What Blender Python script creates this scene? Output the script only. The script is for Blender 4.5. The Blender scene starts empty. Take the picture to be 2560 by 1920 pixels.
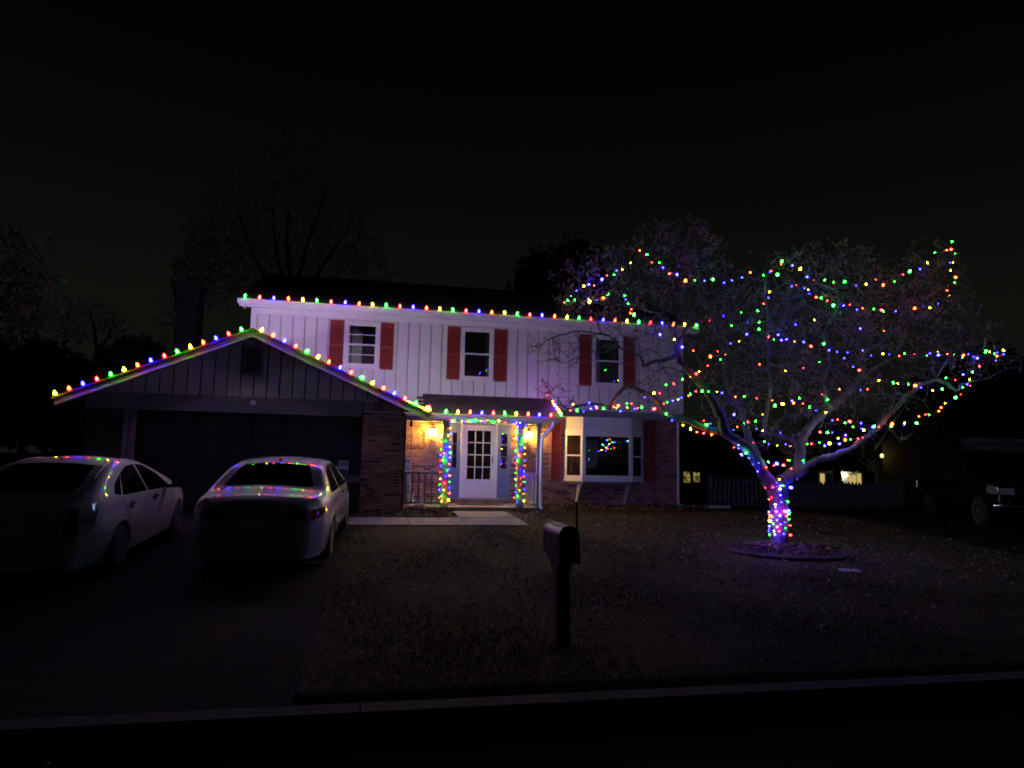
import bpy, math, random
import numpy as np
from mathutils import Vector, Matrix
random.seed(7); rng = np.random.default_rng(7)
S = bpy.context.scene
COL = S.collection

# ------------------------------------------------------------------ camera
F, YAW, PITCH, ROLL = 1707.0, math.radians(11.455), math.radians(6.357), math.radians(1.2547)
CAM = np.array([0.0, 0.0, 1.55])
_f = np.array([math.sin(YAW)*math.cos(PITCH), math.cos(YAW)*math.cos(PITCH), math.sin(PITCH)])
_r = np.array([math.cos(YAW), -math.sin(YAW), 0.0]); _u = np.cross(_r, _f)
_c, _s = math.cos(ROLL), math.sin(ROLL)
RM = np.array([_c*_r+_s*_u, -_s*_r+_c*_u, _f])
cd = bpy.data.cameras.new('camera'); cam = bpy.data.objects.new('camera', cd); COL.objects.link(cam)
cam.matrix_world = Matrix(((RM[0][0], RM[1][0], -RM[2][0], CAM[0]), (RM[0][1], RM[1][1], -RM[2][1], CAM[1]),
                           (RM[0][2], RM[1][2], -RM[2][2], CAM[2]), (0, 0, 0, 1)))
cd.sensor_width = 36.0; cd.lens = F*36.0/2560.0; cd.clip_start = 0.05; cd.clip_end = 2000
S.camera = cam

# ------------------------------------------------------------------ world, sun, exposure
w = bpy.data.worlds.new('World'); S.world = w; w.use_nodes = True
nt = w.node_tree; nt.nodes.clear()
out = nt.nodes.new('ShaderNodeOutputWorld'); bg = nt.nodes.new('ShaderNodeBackground')
sky = nt.nodes.new('ShaderNodeTexSky'); sky.sky_type = 'NISHITA'; sky.sun_disc = False
sky.sun_elevation = math.radians(-6.0); sky.sun_rotation = math.radians(200)
tc = nt.nodes.new('ShaderNodeTexCoord'); sp = nt.nodes.new('ShaderNodeSeparateXYZ'); nt.links.new(tc.outputs['Generated'], sp.inputs[0])
cr = nt.nodes.new('ShaderNodeValToRGB'); nt.links.new(sp.outputs['Z'], cr.inputs[0])   # town glow fading with height
el = cr.color_ramp.elements
el[0].position = 0.0; el[0].color = (0.0090, 0.0104, 0.0078, 1)
el[1].position = 0.75; el[1].color = (0.0003, 0.0004, 0.0004, 1)
for p_, c_ in ((0.20, (0.0078, 0.0092, 0.0068)), (0.30, (0.0052, 0.0062, 0.0047)), (0.40, (0.0027, 0.0033, 0.0027)), (0.52, (0.0009, 0.0012, 0.0010))):
    e = el.new(p_); e.color = (*c_, 1)
mx = nt.nodes.new('ShaderNodeMix'); mx.data_type = 'RGBA'; mx.blend_type = 'ADD'; mx.inputs[0].default_value = 0.02
nt.links.new(cr.outputs[0], mx.inputs[6]); nt.links.new(sky.outputs[0], mx.inputs[7])
nt.links.new(mx.outputs[2], bg.inputs[0]); bg.inputs[1].default_value = 0.60
nt.links.new(bg.outputs[0], out.inputs[0])
sl = bpy.data.lights.new('moon_sun', 'SUN'); so = bpy.data.objects.new('moon_sun', sl); COL.objects.link(so)
sl.energy = 0.0006; sl.angle = math.radians(12); sl.color = (1.0, 0.9, 0.8)
so.rotation_euler = (math.radians(55), 0, math.radians(-35))
S.view_settings.view_transform = 'Standard'; S.view_settings.look = 'None'
S.view_settings.exposure = 0.0; S.view_settings.gamma = 1.0; S.view_settings.use_curve_mapping = False
cy = S.cycles
cy.use_light_tree = True; cy.use_denoising = True; cy.denoiser = 'OPENIMAGEDENOISE'
cy.sample_clamp_indirect = 2.0; cy.sample_clamp_direct = 0.0
cy.max_bounces = 6; cy.diffuse_bounces = 3; cy.glossy_bounces = 3; cy.transparent_max_bounces = 16; cy.transmission_bounces = 4
cy.caustics_reflective = False; cy.caustics_refractive = False
cy.pixel_filter_type = 'BLACKMAN_HARRIS'; cy.filter_width = 1.85

# ------------------------------------------------------------------ pixel -> place
def ray(x, y): return RM.T @ np.array([(x-1280)/F, -(y-960)/F, 1.0])
def AT(x, y, Y):           # on the plane Y = const
    d = ray(x, y); return CAM + d*(Y-CAM[1])/d[1]
def ATX(x, y, X):
    d = ray(x, y); return CAM + d*(X-CAM[0])/d[0]
def ss(t): t = min(1, max(0, t)); return t*t*(3-2*t)
def g(y): return (-0.05 + 0.30*ss((y-9.8)/6.4) - 2.6*ss((y-25)/16)) if y > 4.7 else -0.22   # rises to the house, falls away behind it
def GR(x, y):              # on the ground
    z = 0.2
    for _ in range(12):
        d = ray(x, y); p = CAM + d*(z-CAM[2])/d[2]; z = 0.5*z+0.5*g(p[1])
    return p

# ------------------------------------------------------------------ mesh helpers
class MB:
    def __init__(s): s.v = []; s.f = []; s.m = []
    def add(s, vs, fs, mi=0):
        b = len(s.v); s.v += [tuple(map(float, p)) for p in vs]; s.f += [tuple(i+b for i in q) for q in fs]; s.m += [mi]*len(fs); return s
    def box(s, x0, x1, y0, y1, z0, z1, mi=0):
        return s.add([(x0,y0,z0),(x1,y0,z0),(x1,y1,z0),(x0,y1,z0),(x0,y0,z1),(x1,y0,z1),(x1,y1,z1),(x0,y1,z1)],
              [(0,3,2,1),(4,5,6,7),(0,1,5,4),(1,2,6,5),(2,3,7,6),(3,0,4,7)], mi)
    def prism(s, poly, y0, y1, mi=0):          # polygon in x,z (counter-clockwise seen from -y) extruded along y
        n = len(poly)
        return s.add([(x, y0, z) for x, z in poly]+[(x, y1, z) for x, z in poly],
              [tuple(range(n)), tuple(range(2*n-1, n-1, -1))]+[(i+n, (i+1) % n+n, (i+1) % n, i) for i in range(n)], mi)
    def prismx(s, poly, x0, x1, mi=0):         # polygon in y,z extruded along x
        n = len(poly)
        return s.add([(x0, y, z) for y, z in poly]+[(x1, y, z) for y, z in poly],
              [tuple(range(n-1, -1, -1)), tuple(range(n, 2*n))]+[(i, (i+1) % n, (i+1) % n+n, i+n) for i in range(n)], mi)
    def prismz(s, poly, z0, z1, mi=0):
        n = len(poly)
        return s.add([(x, y, z0) for x, y in poly]+[(x, y, z1) for x, y in poly],
              [tuple(range(n-1, -1, -1)), tuple(range(n, 2*n))]+[(i, (i+1) % n, (i+1) % n+n, i+n) for i in range(n)], mi)
    def tube(s, pts, rad, n=6, mi=0, cap=True):
        pts = [np.asarray(p, float) for p in pts]; k = len(pts)
        rad = [rad]*k if np.isscalar(rad) else rad
        b = []; up = None
        for i in range(k):
            t = pts[min(i+1, k-1)]-pts[max(i-1, 0)]; t = t/(np.linalg.norm(t)+1e-9)
            if up is None:
                a = np.array([0, 0, 1.0]) if abs(t[2]) < .9 else np.array([1.0, 0, 0])
                up = np.cross(t, a)
            up = up - t*np.dot(up, t); up = up/(np.linalg.norm(up)+1e-9); q = np.cross(t, up)
            for j in range(n):
                an = 2*math.pi*j/n; b.append(pts[i]+rad[i]*(math.cos(an)*up+math.sin(an)*q))
        fs = [(i*n+j, i*n+(j+1) % n, (i+1)*n+(j+1) % n, (i+1)*n+j) for i in range(k-1) for j in range(n)]
        if cap: fs += [tuple(range(n-1, -1, -1)), tuple((k-1)*n+j for j in range(n))]
        return s.add(b, fs, mi)
    def lathe(s, prof, n=12, c=(0, 0, 0), ax='z', mi=0):   # prof: (radius, height)
        vs = []
        for r, h in prof:
            for j in range(n):
                a = 2*math.pi*j/n; p = (r*math.cos(a), r*math.sin(a), h)
                if ax == 'x': p = (p[2], p[0], p[1])
                if ax == 'y': p = (p[1], p[2], p[0])
                vs.append((p[0]+c[0], p[1]+c[1], p[2]+c[2]))
        k = len(prof)
        fs = [(i*n+j, i*n+(j+1) % n, (i+1)*n+(j+1) % n, (i+1)*n+j) for i in range(k-1) for j in range(n)]
        fs += [tuple(range(n-1, -1, -1)), tuple((k-1)*n+j for j in range(n))]
        return s.add(vs, fs, mi)
    def mesh(s, name, smooth=False):
        me = bpy.data.meshes.new(name); me.from_pydata(s.v, [], s.f); me.update()
        if smooth: me.polygons.foreach_set('use_smooth', [True]*len(me.polygons))
        return me
def link(name, me, mat=None, parent=None, loc=None, smooth=False):
    if isinstance(me, MB): me = me.mesh(name, smooth)
    if mat is not None and not me.materials:
        for m_ in (mat if isinstance(mat, (list, tuple)) else [mat]): me.materials.append(m_)
    o = bpy.data.objects.new(name, me); COL.objects.link(o)
    if parent is not None: o.parent = parent
    if loc is not None: o.location = [float(q) for q in loc]
    return o
def setmi(o, mb): o.data.polygons.foreach_set('material_index', mb.m); return o
def thing(name, label, cat, loc=(0, 0, 0), group=None, rz=0.0):
    o = bpy.data.objects.new(name, None); COL.objects.link(o); o.location = [float(q) for q in loc]; o.rotation_euler = (0, 0, rz)
    o.empty_display_size = 0.1
    return tag(o, label, cat, group)
def tag(o, label, cat, group=None, kind=None):
    o['label'] = label; o['category'] = cat
    if group: o['group'] = group
    if kind: o['kind'] = kind
    return o
def struct(o, label=None):
    o['kind'] = 'structure'
    if label: o['label'] = label
    return o

# ------------------------------------------------------------------ materials
def mat(name, col, rough=0.6, var=0.0, scale=8.0, metal=0.0, coat=0.0, bump=0.0, bscale=40.0, spec=0.5, island=None, col2=None, detail=4.0, stretch=None):
    m = bpy.data.materials.new(name); m.use_nodes = True; n = m.node_tree; b = n.nodes['Principled BSDF']
    b.inputs['Base Color'].default_value = (*col, 1); b.inputs['Roughness'].default_value = rough
    b.inputs['Metallic'].default_value = metal; b.inputs['Coat Weight'].default_value = coat; b.inputs['Coat Roughness'].default_value = 0.015
    b.inputs['Specular IOR Level'].default_value = spec
    tx = n.nodes.new('ShaderNodeTexCoord'); src = tx.outputs['Object']
    if stretch:
        mp = n.nodes.new('ShaderNodeMapping'); mp.inputs['Scale'].default_value = stretch; n.links.new(src, mp.inputs[0]); src = mp.outputs[0]
    last = None
    if island:                                   # pick of tones, piece by piece
        ge = n.nodes.new('ShaderNodeNewGeometry'); oi = n.nodes.new('ShaderNodeObjectInfo')
        ad = n.nodes.new('ShaderNodeMath'); ad.operation = 'ADD'; n.links.new(ge.outputs['Random Per Island'], ad.inputs[0]); n.links.new(oi.outputs['Random'], ad.inputs[1])
        fr = n.nodes.new('ShaderNodeMath'); fr.operation = 'FRACT'; n.links.new(ad.outputs[0], fr.inputs[0])
        rp = n.nodes.new('ShaderNodeValToRGB'); n.links.new(fr.outputs[0], rp.inputs[0]); rp.color_ramp.interpolation = 'LINEAR'
        es = rp.color_ramp.elements; k = len(island)
        while len(es) < k: es.new(0.5)
        for i, c in enumerate(island): es[i].position = i/(k-1); es[i].color = (*c, 1)
        last = rp.outputs[0]
    if var > 0:
        no = n.nodes.new('ShaderNodeTexNoise'); no.inputs['Scale'].default_value = scale; no.inputs['Detail'].default_value = detail; no.inputs['Roughness'].default_value = .65
        n.links.new(src, no.inputs['Vector'])
        rp = n.nodes.new('ShaderNodeValToRGB'); n.links.new(no.outputs[0], rp.inputs[0])
        rp.color_ramp.elements[0].position = .3; rp.color_ramp.elements[1].position = .7
        if last is None:
            c2 = col2 or tuple(q*(1+var) for q in col)
            rp.color_ramp.elements[0].color = (*[q*(1-var) for q in col], 1); rp.color_ramp.elements[1].color = (*c2, 1); last = rp.outputs[0]
        else:
            rp.color_ramp.elements[0].color = (1-var, 1-var, 1-var, 1); rp.color_ramp.elements[1].color = (1+var*.5,)*3+(1,)
            mm = n.nodes.new('ShaderNodeMix'); mm.data_type = 'RGBA'; mm.blend_type = 'MULTIPLY'; mm.inputs[0].default_value = 1
            n.links.new(last, mm.inputs[6]); n.links.new(rp.outputs[0], mm.inputs[7]); last = mm.outputs[2]
    if last is not None: n.links.new(last, b.inputs['Base Color'])
    if bump > 0:
        nb = n.nodes.new('ShaderNodeTexNoise'); nb.inputs['Scale'].default_value = bscale; nb.inputs['Detail'].default_value = 5; n.links.new(src, nb.inputs['Vector'])
        bp = n.nodes.new('ShaderNodeBump'); bp.inputs['Strength'].default_value = bump; bp.inputs['Distance'].default_value = 0.02
        n.links.new(nb.outputs[0], bp.inputs['Height']); n.links.new(bp.outputs[0], b.inputs['Normal'])
    return m
def emit(name, col):
    m = bpy.data.materials.new(name); m.use_nodes = True; n = m.node_tree; n.nodes.clear()
    o = n.nodes.new('ShaderNodeOutputMaterial'); e = n.nodes.new('ShaderNodeEmission')
    k = max(col); e.inputs[0].default_value = (*[c/k for c in col], 1); e.inputs[1].default_value = k
    n.links.new(e.outputs[0], o.inputs[0]); return m
def glassmat(name, tint=(1, 1, 1), refl=1.45, rough=0.0):
    m = bpy.data.materials.new(name); m.use_nodes = True; n = m.node_tree; n.nodes.clear()
    o = n.nodes.new('ShaderNodeOutputMaterial'); t = n.nodes.new('ShaderNodeBsdfTransparent'); t.inputs[0].default_value = (*tint, 1)
    gl = n.nodes.new('ShaderNodeBsdfGlossy'); gl.inputs['Roughness'].default_value = rough
    fr = n.nodes.new('ShaderNodeFresnel'); fr.inputs[0].default_value = refl; mxs = n.nodes.new('ShaderNodeMixShader')
    n.links.new(fr.outputs[0], mxs.inputs[0]); n.links.new(t.outputs[0], mxs.inputs[1]); n.links.new(gl.outputs[0], mxs.inputs[2]); n.links.new(mxs.outputs[0], o.inputs[0])
    return m
M = {}
M['lawn'] = mat('lawn_soil', (.055, .043, .024), .95, .35, 1.3, bump=.6, bscale=45, col2=(.092, .072, .040), spec=.1)
M['grass'] = mat('grass_blades', (.07, .08, .03), .8, island=[(.034, .044, .015), (.066, .078, .028), (.115, .095, .045), (.165, .125, .070)], spec=.1)
M['leaf_litter'] = mat('dry_leaves', (.2, .12, .07), .8, island=[(.10, .055, .03), (.22, .13, .07), (.32, .22, .13), (.42, .33, .22)], spec=.3)
M['asphalt'] = mat('asphalt', (.020, .019, .019), .95, .45, 3.0, spec=.08, bump=.6, bscale=160)
M['road'] = mat('road_asphalt', (.013, .013, .013), .95, .35, 2.0, spec=.05, bump=.5, bscale=140)
M['concrete'] = mat('concrete', (.21, .18, .165), .85, .25, 4.0, bump=.35, bscale=70)
M['kerb'] = mat('old_kerb_concrete', (.034, .032, .030), .95, .4, 5.0, bump=.35, bscale=70)
M['mulch'] = mat('mulch', (.045, .028, .018), .95, .5, 14, bump=1.0, bscale=60)
M['chips'] = mat('bark_chips', (.08, .05, .03), .9, island=[(.03, .018, .012), (.07, .04, .025), (.13, .08, .05), (.24, .17, .11)], spec=.2)
M['siding'] = mat('siding_paint', (.70, .69, .68), .55, .06, 2.5, bump=.10, bscale=60, stretch=(1, 1, .15))
M['groove_shade'] = mat('groove_shade_backing', (.47, .46, .47), .8, .1, 3)  # backing toned darker than the boards: groove shade put into its colour
M['trim'] = mat('white_trim', (.78, .77, .76), .45, .05, 3.0)
M['gable'] = mat('grey_gable_paint', (.48, .48, .49), .6, .10, 2.0, bump=.10, bscale=60, stretch=(1, 1, .15))
M['greytrim'] = mat('grey_trim_paint', (.20, .20, .22), .55, .1, 3.0)
M['garage_side'] = mat('dark_garage_wall', (.085, .075, .072), .85, .25, 6)
M['garage_door'] = mat('navy_door_paint', (.018, .020, .034), .45, .2, 2.0)
M['brick'] = mat('brick', (.25, .1, .07), .85, .3, 40, island=[(.06, .036, .034), (.30, .14, .10), (.38, .20, .14), (.42, .24, .175), (.34, .165, .12), (.46, .28, .21), (.32, .15, .11), (.08, .045, .042)], bump=.4, bscale=120)
M['mortar'] = mat('mortar', (.52, .47, .42), .95, .2, 20, bump=.4, bscale=90)
M['shutter'] = mat('red_shutter_paint', (.30, .045, .035), .5, .12, 4.0)
M['shingle'] = mat('roof_shingle', (.05, .04, .036), .9, .3, 30, island=[(.045, .034, .030), (.075, .055, .048), (.10, .075, .062), (.06, .048, .042)], bump=.5, bscale=150)
M['roof'] = mat('roof_asphalt', (.028, .026, .026), .92, .35, 18, bump=.6, bscale=120)
M['gutter'] = mat('gutter_white', (.74, .73, .73), .35, .05, 4)
M['bluepaint'] = mat('slate_blue_paint', (.13, .16, .34), .5, .08, 3)
M['whitepaint'] = mat('white_door_paint', (.76, .74, .76), .4, .04, 3)
M['reddoor'] = mat('red_inner_door', (.16, .035, .03), .5, .1, 3)
M['curtain'] = mat('curtain_cloth', (.10, .09, .09), .9, .2, 6, stretch=(9, 1, .4))
M['blind'] = mat('window_blind', (.16, .15, .15), .8, .1, 5)
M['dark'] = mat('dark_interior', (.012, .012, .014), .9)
M['glass'] = glassmat('window_glass', refl=2.2)
M['carglass'] = glassmat('car_glass', (.10, .11, .11), 1.5)
M['iron'] = mat('dark_railing', (.10, .08, .10), .5, .1, 5)
M['railwhite'] = mat('pale_railing', (.40, .38, .40), .5, .05, 5)
M['black'] = mat('black_plastic', (.012, .012, .013), .4)
M['wire'] = mat('green_wire', (.014, .028, .016), .5)
M['bark'] = mat('crabapple_bark', (.060, .046, .040), .9, .55, 7, bump=1.0, bscale=22, stretch=(1, 1, .5), col2=(.14, .11, .095))
M['twig'] = mat('twig_bark', (.115, .085, .075), .85, .25, 5)
M['leaf'] = mat('dry_tree_leaves', (.16, .08, .06), .7, island=[(.12, .05, .04), (.24, .11, .08), (.33, .18, .13), (.22, .13, .09)], spec=.3)
M['bgbark'] = mat('far_bark', (.020, .018, .016), .95)
M['bgleaf'] = mat('far_foliage', (.04, .05, .025), .85, island=[(.025, .035, .015), (.05, .06, .028), (.07, .07, .03)])
M['rock'] = mat('field_stone', (.38, .31, .26), .85, .3, 6, bump=.6, bscale=25)
M['bin'] = mat('blue_bin_plastic', (.035, .05, .13), .45, .1, 5)
M['sign'] = mat('sign_white', (.72, .72, .72), .6, .04, 8)
M['ink'] = mat('dark_ink', (.03, .03, .04), .7)
M['blueink'] = mat('blue_ink', (.05, .06, .30), .6)
M['wood'] = mat('dark_post_wood', (.06, .045, .035), .8, .3, 6, bump=.4, bscale=40, stretch=(1, 1, .1))
M['fence'] = mat('weathered_fence', (.17, .17, .18), .85, .2, 4)
M['silver'] = mat('silver_paint', (.52, .50, .48), .45, .02, 60, metal=.1, coat=1.0, spec=.25)
M['whitecar'] = mat('pearl_white_paint', (.66, .63, .61), .5, .02, 60, coat=1.0, spec=.25)
M['blackcar'] = mat('black_car_paint', (.004, .004, .005), .10, spec=.35)
M['tyre'] = mat('tyre_rubber', (.018, .018, .018), .85, .2, 30)
M['rim'] = mat('alloy_rim', (.55, .55, .56), .3, metal=.9)
M['chrome'] = mat('chrome', (.75, .75, .76), .12, metal=1.0)
M['red_lens'] = mat('red_lens', (.25, .012, .012), .12, coat=1.0)
M['clear_lens'] = mat('clear_lens', (.55, .56, .60), .08, metal=.7, coat=1.0)
M['metal'] = mat('grey_metal', (.30, .30, .31), .45, metal=.6)
M['mailbox'] = mat('black_mailbox_enamel', (.016, .015, .015), .42, .25, 14, coat=.1)
M['lampmetal'] = mat('lantern_metal', (.03, .025, .02), .5)
M['nb'] = mat('neighbour_siding', (.20, .18, .14), .8, .15, 2)
M['nbroof'] = mat('neighbour_roof', (.035, .033, .032), .9, .3, 6)
BULB = {'red': (48, 1.3, 1.0), 'green': (1.3, 66, 2.0), 'blue': (2.0, 1.6, 185), 'orange': (46, 3.6, .45), 'yellow': (38, 27, 1.3)}
def bulb_light(c, k): return [q*k if q > 5 else q for q in c]      # saturated colours: only the main channels scale
K_C9, K_GAR, K_MINI, K_POST = 1.5, 8.0, 1.65, 3.8
EC9 = {k: emit('c9_'+k, bulb_light(c, K_C9)) for k, c in BULB.items()}
EGA = {k: emit('garage_c9_'+k, bulb_light(c, K_GAR)) for k, c in BULB.items()}
EMI = {k: emit('mini_'+k, bulb_light(c, K_MINI)) for k, c in BULB.items()}
EMP = {k: emit('post_mini_'+k, bulb_light(c, K_POST)) for k, c in BULB.items()}
E_SCONCE = emit('sconce_light', (1150, 650, 68))
E_WIN = emit('lit_window', (.34, .27, .06)); E_WIN2 = emit('lit_porch_wall', (.55, .40, .12)); E_FAR = emit('far_porch_lamp', (30, 27, 17))

# ------------------------------------------------------------------ ground, road, drive, walk
def sheet(name, xs, ys, zf, m):
    mb = MB(); nx, ny = len(xs), len(ys)
    mb.add([(x, y, zf(x, y)) for y in ys for x in xs], [(j*nx+i, j*nx+i+1, (j+1)*nx+i+1, (j+1)*nx+i) for j in range(ny-1) for i in range(nx-1)])
    return link(name, mb, m, smooth=True)
YS = [-400, -120, -40, -14, -2, 4.0, 4.69, 4.71]+[4.71+.38*i for i in range(1, 30)]+[16.2, 17, 18, 19, 20, 22, 25, 27, 29, 31, 33, 35, 37, 39, 41, 45, 70, 120, 300, 900]
XS = [-900, -300, -120, -60, -30, -16]+[-12+1.0*i for i in range(36)]+[28, 36, 60, 120, 300, 900]
struct(sheet('lawn', XS, YS, lambda x, y: g(y), M['lawn']))
struct(sheet('road', [-400, -100, -30]+list(range(-20, 21, 4))+[30, 100, 400], [-5.5, -2, 1, 3, 4.2, 4.66], lambda x, y: -.15+.05*ss((4.66-y)/6), M['road']))
kb = MB()
for i in range(-20, 20):
    x0 = i*1.5; kb.box(x0+.005, x0+1.495, 4.55+.004*random.random(), 4.72, -.25, -.034+.004*random.random())
struct(link('kerb', kb, M['kerb']))
DX0, DX1 = -6.7, -.43
yd = [4.71]+[4.71+.38*i for i in range(1, 30)]+[15.98]
def dz(x, y): return g(y)+.014
struct(sheet('driveway', [DX0+(DX1-DX0)*i/8 for i in range(9)], yd, dz, M['asphalt']))
struct(sheet('neighbour_driveway', [12.1, 13, 14, 15.5, 17, 19, 21], [4.71]+[4.71+.38*i for i in range(1, 30)]+[16.2, 17, 18.6], dz, M['asphalt']))
# concrete walk of separate slabs
fw = bpy.data.objects.new('front_walk', None); COL.objects.link(fw); struct(fw)
def slab(x0, x1, y0, y1, j=.008):
    mb = MB(); e = random.uniform(-.004, .004); za, zb3 = g(y0)+.032+e, g(y1)+.032+e; x0 += j; x1 -= j; y0 += j; y1 -= j
    mb.add([(x0, y0, za-.12), (x1, y0, za-.12), (x1, y1, zb3-.12), (x0, y1, zb3-.12), (x0, y0, za), (x1, y0, za), (x1, y1, zb3), (x0, y1, zb3)], [(0, 3, 2, 1), (4, 5, 6, 7), (0, 1, 5, 4), (1, 2, 6, 5), (2, 3, 7, 6), (3, 0, 4, 7)]); link('slab', mb, M['concrete'], fw)
wx = [-.40, .82, 2.0, 3.3]
for i in range(3): slab(wx[i], wx[i+1], 14.15, 15.25)
slab(1.95, 3.3, 15.25, 16.1); slab(1.97, 3.32, 16.1, 16.93)
# mulch beds
def bed(name, poly):
    n = len(poly); c = np.mean(poly, axis=0); mb = MB()
    mb.add([(x, y, g(y)+.010) for x, y in poly]+[((x*.75+c[0]*.25), (y*.75+c[1]*.25), g(y)+.055) for x, y in poly]+[(c[0], c[1], g(c[1])+.07)],
           [(i, (i+1) % n, n+(i+1) % n, n+i) for i in range(n)]+[(n+i, n+(i+1) % n, 2*n) for i in range(n)])
    return struct(link(name, mb, M['mulch']))
B1 = [(-.3, 15.3), (1.9, 15.3), (1.9, 16.95), (.72, 16.95), (.72, 15.98), (-.3, 15.98)]
B2 = [(3.4, 15.9), (4.2, 15.7), (4.6, 16.6), (8.9, 17.6), (9.6, 18.4), (9.5, 18.72), (4.35, 18.72), (4.35, 16.95), (3.4, 16.95)]
bed('mulch_bed', [(-.3, 15.3), (1.9, 15.3), (1.9, 15.96), (-.3, 15.96)]); bed('mulch_bed', [(.73, 15.97), (1.9, 15.97), (1.9, 16.93), (.73, 16.93)])
bed('mulch_bed', [(3.4, 15.9), (4.2, 15.7), (4.6, 16.6), (4.34, 16.93), (3.4, 16.93)]); bed('mulch_bed', [(4.62, 16.6), (8.9, 17.6), (9.6, 18.4), (9.5, 18.66), (4.38, 18.66), (4.38, 16.97)])
def inpoly(x, y, P):
    c = False; n = len(P)
    for i in range(n):
        x1, y1 = P[i]; x2, y2 = P[i-1]
        if (y1 > y) != (y2 > y) and x < (x2-x1)*(y-y1)/(y2-y1)+x1: c = not c
    return c
def quad_leaf(mb, p, l, wd, tilt=.5, curl=True):
    a = random.uniform(0, 6.283); t = random.uniform(-tilt, tilt); t2 = random.uniform(-tilt, tilt)
    d = np.array([math.cos(a), math.sin(a), t]); e = np.array([-math.sin(a), math.cos(a), t2])
    p = np.asarray(p, float)
    k = .25*l*random.uniform(-.2, 1) if curl else 0
    mb.add([p-d*l/2, p+e*wd/2+(0, 0, k), p+d*l/2, p-e*wd/2+(0, 0, k)], [(0, 1, 2), (0, 2, 3)])
ch = MB()
for P, n in ((B1, 900), (B2, 2300)):
    xs = [p[0] for p in P]; ys = [p[1] for p in P]; k = 0
    while k < n:
        x, y = random.uniform(min(xs), max(xs)), random.uniform(min(ys), max(ys))
        if inpoly(x, y, P): quad_leaf(ch, (x, y, g(y)+random.uniform(.05, .11)), random.uniform(.05, .13), random.uniform(.02, .06), .7); k += 1
o = link('bark_chips', ch, M['chips']); tag(o, 'bark chips and dead leaves in the beds along the house', 'mulch', kind='stuff')

# ------------------------------------------------------------------ house
HOUSE = thing('house', 'two storey white house with red shutters, brick ground floor and attached grey gabled garage', 'house', (3, 18.4, .25))
def hp(name, mb, m, parent=None, smooth=False):
    if isinstance(mb, MB): me = mb.mesh(name, smooth)
    else: me = mb
    o = link(name, me, m, parent if parent is not None else HOUSE)
    if parent is None: o.matrix_parent_inverse = Matrix.Translation((-3, -18.4, -.25))
    return o
YU, YB, YG, YP = 18.4, 18.75, 16.0, 17.0
XL, XR = -3.19, 8.80
# solid backing walls
hp('wall', MB().box(XL, XR, YU+.02, 26.3, 2.98, 5.40).box(XL, XR-.06, YB+.012, 26.3, .1, 2.97), M['groove_shade'])
# siding boards of the upper storey
zb_, zt_ = 2.985, 5.30
n = 39; bw = (XR-.14-(XL+.14))/n
me = MB().box(.017, bw-.017, -.008, .024, 0, zt_-zb_).mesh('siding_board'); me.materials.append(M['siding'])
for i in range(n):
    o = hp('siding_board', me, None); o.location = (XL+.14+i*bw, YU-.006+random.uniform(-.001, .001), zb_)
hp('corner_board', MB().box(XL-.01, XL+.13, YU-.03, YU+.1, zb_-.03, 5.33), M['trim'])
hp('corner_board', MB().box(XR-.13, XR+.01, YU-.03, YU+.1, zb_-.03, 5.33), M['trim'])
hp('frieze_board', MB().box(XL+.131, XR-.131, YU-.035, YU+.019, 5.19, 5.34), M['trim'])
hp('skirt_board', MB().box(4.36, XR, YU-.03, YU+.03, 2.80, 2.982), M['greytrim'])
hp('soffit', MB().box(4.3, XR, YU+.031, YB+.011, 2.80, 2.84).box(XL-.2, XR+.2, 17.98, YU+.05, 5.345, 5.365), M['trim'])
# main roof
EZ = 5.43; sl_ = .42; YR_ = 22.1; RZ = EZ+sl_*(YR_-17.93)
mb = MB().prismx([(17.90, EZ-.02), (17.90, EZ+.03), (YR_, RZ+.05), (26.6, EZ+.03-.1), (26.6, EZ-.12), (YR_, RZ-.02)][::-1], XL-.26, XR+.26)
hp('roof', mb, M['roof'])
hp('fascia', MB().box(XL-.24, XR+.24, 17.95, 17.98, 5.27, 5.41).prismx([(17.985, 5.345), (YU+.3, 5.345), (YU+.3, 5.55)], XL-.24, XL-.20), M['trim'])
def gutter(x0, x1, y, z, nm='gutter', parent=None):     # K profile, y = outer lip, z = top
    return hp(nm, MB().prismx([(y+.115, z-.005), (y+.115, z-.12), (y+.05, z-.12), (y+.018, z-.055), (y+.012, z-.02), (y, z-.018), (y, z), (y+.010, z), (y+.020, z-.03), (y+.1, z-.03)][::-1], x0, x1), M['gutter'], parent)
gutter(XL-.27, XR+.27, 17.83, 5.44)
# garage ---------------------------------------------------------------
GX0, GX1, APX, APZ, PIT = -5.98, .71, -2.68, 4.28, .437
def rz(x): return APZ-.12-PIT*abs(x-APX)                # underside of the gable roof
gw = MB().prism([(GX0, .1), (GX0+.99, .1), (GX0+.99, 2.46), (-.215, 2.46), (-.215, .1), (GX1-.012, .1), (GX1-.012, rz(GX1)), (APX, rz(APX)), (GX0, rz(GX0))], YG+.035, YG+.15)
gw.box(GX0, GX0+.1, YG+.151, 22.5, .1, rz(GX0)-.02).box(GX1-.12, GX1-.012, YG+.151, YB, .1, rz(GX1)-.02)
hp('garage_wall', gw, M['garage_side'])
n = 24; bw = (GX1-GX0-.04)/n
for i in range(n):
    x0 = GX0+.02+i*bw+.014; x1 = x0+bw-.028; z0 = 2.82
    top = [(x1, rz(x1)-.01), (x0, rz(x0)-.01)] if not (x0 < APX < x1) else [(x1, rz(x1)-.01), (APX, rz(APX)-.01), (x0, rz(x0)-.01)]
    if min(t[1] for t in top) <= z0+.02: continue
    hp('siding_board', MB().prism([(x0, z0), (x1, z0)]+top, YG-.012, YG+.034), M['gable'])
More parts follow.
